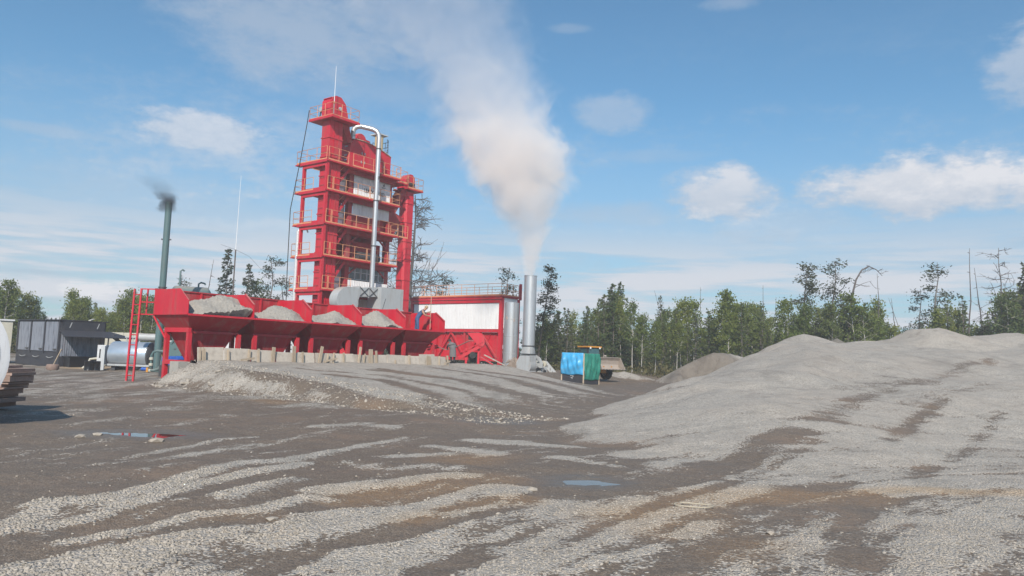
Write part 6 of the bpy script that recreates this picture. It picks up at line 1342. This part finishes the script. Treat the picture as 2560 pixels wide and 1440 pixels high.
# undergrowth and the deeper wood: leaves nobody could count
def mass(name, n, pxa, pxb, d0, d1, h0, h1, size, material, seed, topf=None):
    r_ = np.random.default_rng(seed); dep = r_.uniform(d0, d1, n); px_ = r_.uniform(pxa, pxb, n); x = (px_ - 1280) / FPX * dep * 1.004
    clump = .5 + .5 * np.sin(x * 1.3 + 2 * np.sin(dep * .9)) * np.sin(dep * 1.7 + x * .4); hh = (h0 + (h1 - h0) * clump) * r_.random(n) ** .8
    P = np.stack([x, dep, hh - .05], -1); o = bpy.data.objects.new(name, leafmesh(name, P, np.tile([0, 0, 1.], (n, 1)) * .8, size, seed, material, .6)); COL.objects.link(o); o['kind'] = 'stuff'; return o
mass('undergrowth', 29000, 1325, 2780, 69.5, 78, .35, 1.9, .26, LEAF_SCRUB, 71); mass('undergrowth', 9000, -160, 420, 74, 84, .4, 2.2, .28, LEAF_SCRUB, 72)
mass('deep_wood', 30000, 1325, 2820, 92, 108, 3.2, 6.2, .5, LEAF_DARK, 73); mass('deep_wood', 11000, -180, 460, 90, 104, 2.2, 4.6, .5, LEAF_DARK, 74); mass('deep_wood', 9000, 460, 1330, 92, 104, 1.6, 3.6, .5, LEAF_DARK, 75)

# ------------------------------------------------------------------ smoke
def plume(name, origin, ctrl, dens, color, nscale, namp, label, edge=.25, aniso=.2, step=1.0, absorb=None, hull=1.3):
    """ctrl: (height, offset x, offset y, radius, density)"""
    h0 = ctrl[0][0]; ctrl = [(c[0] - h0,) + tuple(c[1:]) for c in ctrl]; origin = (origin[0], origin[1], origin[2] + h0)
    H = ctrl[-1][0]; m_ = MB(); nseg, nr = 34, 20
    C = np.array(ctrl); hs = np.linspace(0, H, nseg); ix = lambda k, h: np.interp(h, C[:, 0], C[:, k])
    for h in hs:
        for q in range(nr): a = 2 * math.pi * q / nr; r = ix(3, h) * hull + .02; m_.v.append((ix(1, h) + r * math.cos(a), ix(2, h) + r * math.sin(a), h))
    for i in range(nseg - 1):
        for q in range(nr): q2 = (q + 1) % nr; m_.f.append((i * nr + q, i * nr + q2, (i + 1) * nr + q2, (i + 1) * nr + q))
    m_.f.append(tuple(range(nr - 1, -1, -1))); m_.f.append(tuple((nseg - 1) * nr + q for q in range(nr)))
    mt = bpy.data.materials.new(name + '_volume'); mt.use_nodes = True; g = N(mt.node_tree); g.n.clear()
    po = g.new('ShaderNodeTexCoord').outputs['Object']; sp_ = g.new('ShaderNodeSeparateXYZ'); g.put(sp_.inputs[0], po)
    tz = g.m('DIVIDE', sp_.outputs[2], H, clamp=True)
    def curve(k):
        lo, hi = C[:, k].min(), C[:, k].max()
        if hi - lo < 1e-6: return float(lo)
        n_ = g.new('ShaderNodeFloatCurve'); cu = n_.mapping.curves[0]; n_.mapping.use_clip = False
        pts_ = [(c[0] / H, (c[k] - lo) / (hi - lo)) for c in ctrl]
        cu.points[0].location = pts_[0]; cu.points[1].location = pts_[-1]
        for p_ in pts_[1:-1]: cu.points.new(*p_)
        for p_ in cu.points: p_.handle_type = 'VECTOR'
        n_.mapping.update(); g.put(n_.inputs['Value'], tz)
        return g.m('ADD', g.m('MULTIPLY', n_.outputs[0], float(hi - lo)), float(lo))
    dx = g.m('SUBTRACT', sp_.outputs[0], curve(1)); dy = g.m('SUBTRACT', sp_.outputs[1], curve(2)); rr_ = g.m('SQRT', g.m('ADD', g.m('MULTIPLY', dx, dx), g.m('MULTIPLY', dy, dy)))
    q = g.m('DIVIDE', rr_, curve(3)); n1 = g.noise(po, nscale, 6, .62, .8)
    v = g.m('SUBTRACT', 1.0, q); v = g.m('ADD', v, g.m('MULTIPLY', g.m('SUBTRACT', n1, .5), namp)); v = g.sm(v, 0.0, edge)
    ds = g.m('MULTIPLY', g.m('MULTIPLY', v, curve(4)), dens)
    pv = g.new('ShaderNodeVolumePrincipled'); g.put(pv.inputs['Density'], ds); pv.inputs['Color'].default_value = color + (1,); pv.inputs['Anisotropy'].default_value = aniso
    if absorb: pv.inputs['Absorption Color'].default_value = absorb + (1,)
    ou = g.new('ShaderNodeOutputMaterial'); g.l.new(pv.outputs[0], ou.inputs['Volume'])
    try: mt.cycles.volume_step_rate = step
    except Exception: pass
    o = m_.build(name, mt, None); o.location = origin; o['kind'] = 'stuff'; o['label'] = label; return o
S = 60 / FPX
def pxr(x, y, r, d): 
    p = at(x, y, 60); return (p[2] - 8.05, p[0] - chp[0], 0.0, r * S, d)
raw = [(1322, 689, 17, 1.6), (1325, 640, 29, .95), (1330, 580, 54, .42), (1318, 520, 92, .42), (1302, 470, 122, .45), (1288, 410, 150, .42), (1260, 340, 168, .28), (1226, 260, 166, .15), (1192, 180, 172, .08), (1140, 100, 205, .05), (1060, 0, 255, .035), (1010, -90, 260, .02), (970, -160, 240, 0.0)]
plume('smoke', (chp[0], chp[1], 8.05), [pxr(*q) for q in raw], .85, (.992, .945, .912), .36, 2.3, 'big pale plume rising from the silver chimney', edge=.42, step=.6, aniso=-.15)
gcl = gc.location; S2 = 47 / FPX
plume('smoke', (gcl[0], gcl[1], 10.45), [(-.55, -.15, 0, .5, .0), (-.3, -.15, 0, .75, .35), (0, -.1, 0, .62, .8), (.2, -.05, 0, .62, 1.), (.45, -.15, 0, .75, .4), (.8, -.4, .1, .9, .08), (1.3, -.9, .2, 1.2, .03), (1.9, -1.6, .3, 1.2, 0)], 4.0, (.10, .10, .11), 1.3, 1.7, 'wisp of black smoke at the mouth of the green flue', edge=.6, absorb=(.05, .05, .05))

# ------------------------------------------------------------------ haze box added for windscreen veiling glare, plus drifting dust
hz = MB().box(-140, 160, -12, 190, -1.4, 46).build('haze', None, None, False); hz['kind'] = 'stuff'; hz['label'] = 'thin haze added over the yard for veiling glare and drifting dust'
hm_ = bpy.data.materials.new('veil_haze'); hm_.use_nodes = True; g = N(hm_.node_tree); g.n.clear()
pv = g.new('ShaderNodeVolumePrincipled'); pv.inputs['Color'].default_value = (.93, .95, .98, 1); pv.inputs['Density'].default_value = .0012; pv.inputs['Anisotropy'].default_value = .1
ou = g.new('ShaderNodeOutputMaterial'); g.l.new(pv.outputs[0], ou.inputs['Volume']); hz.data.materials.append(hm_)
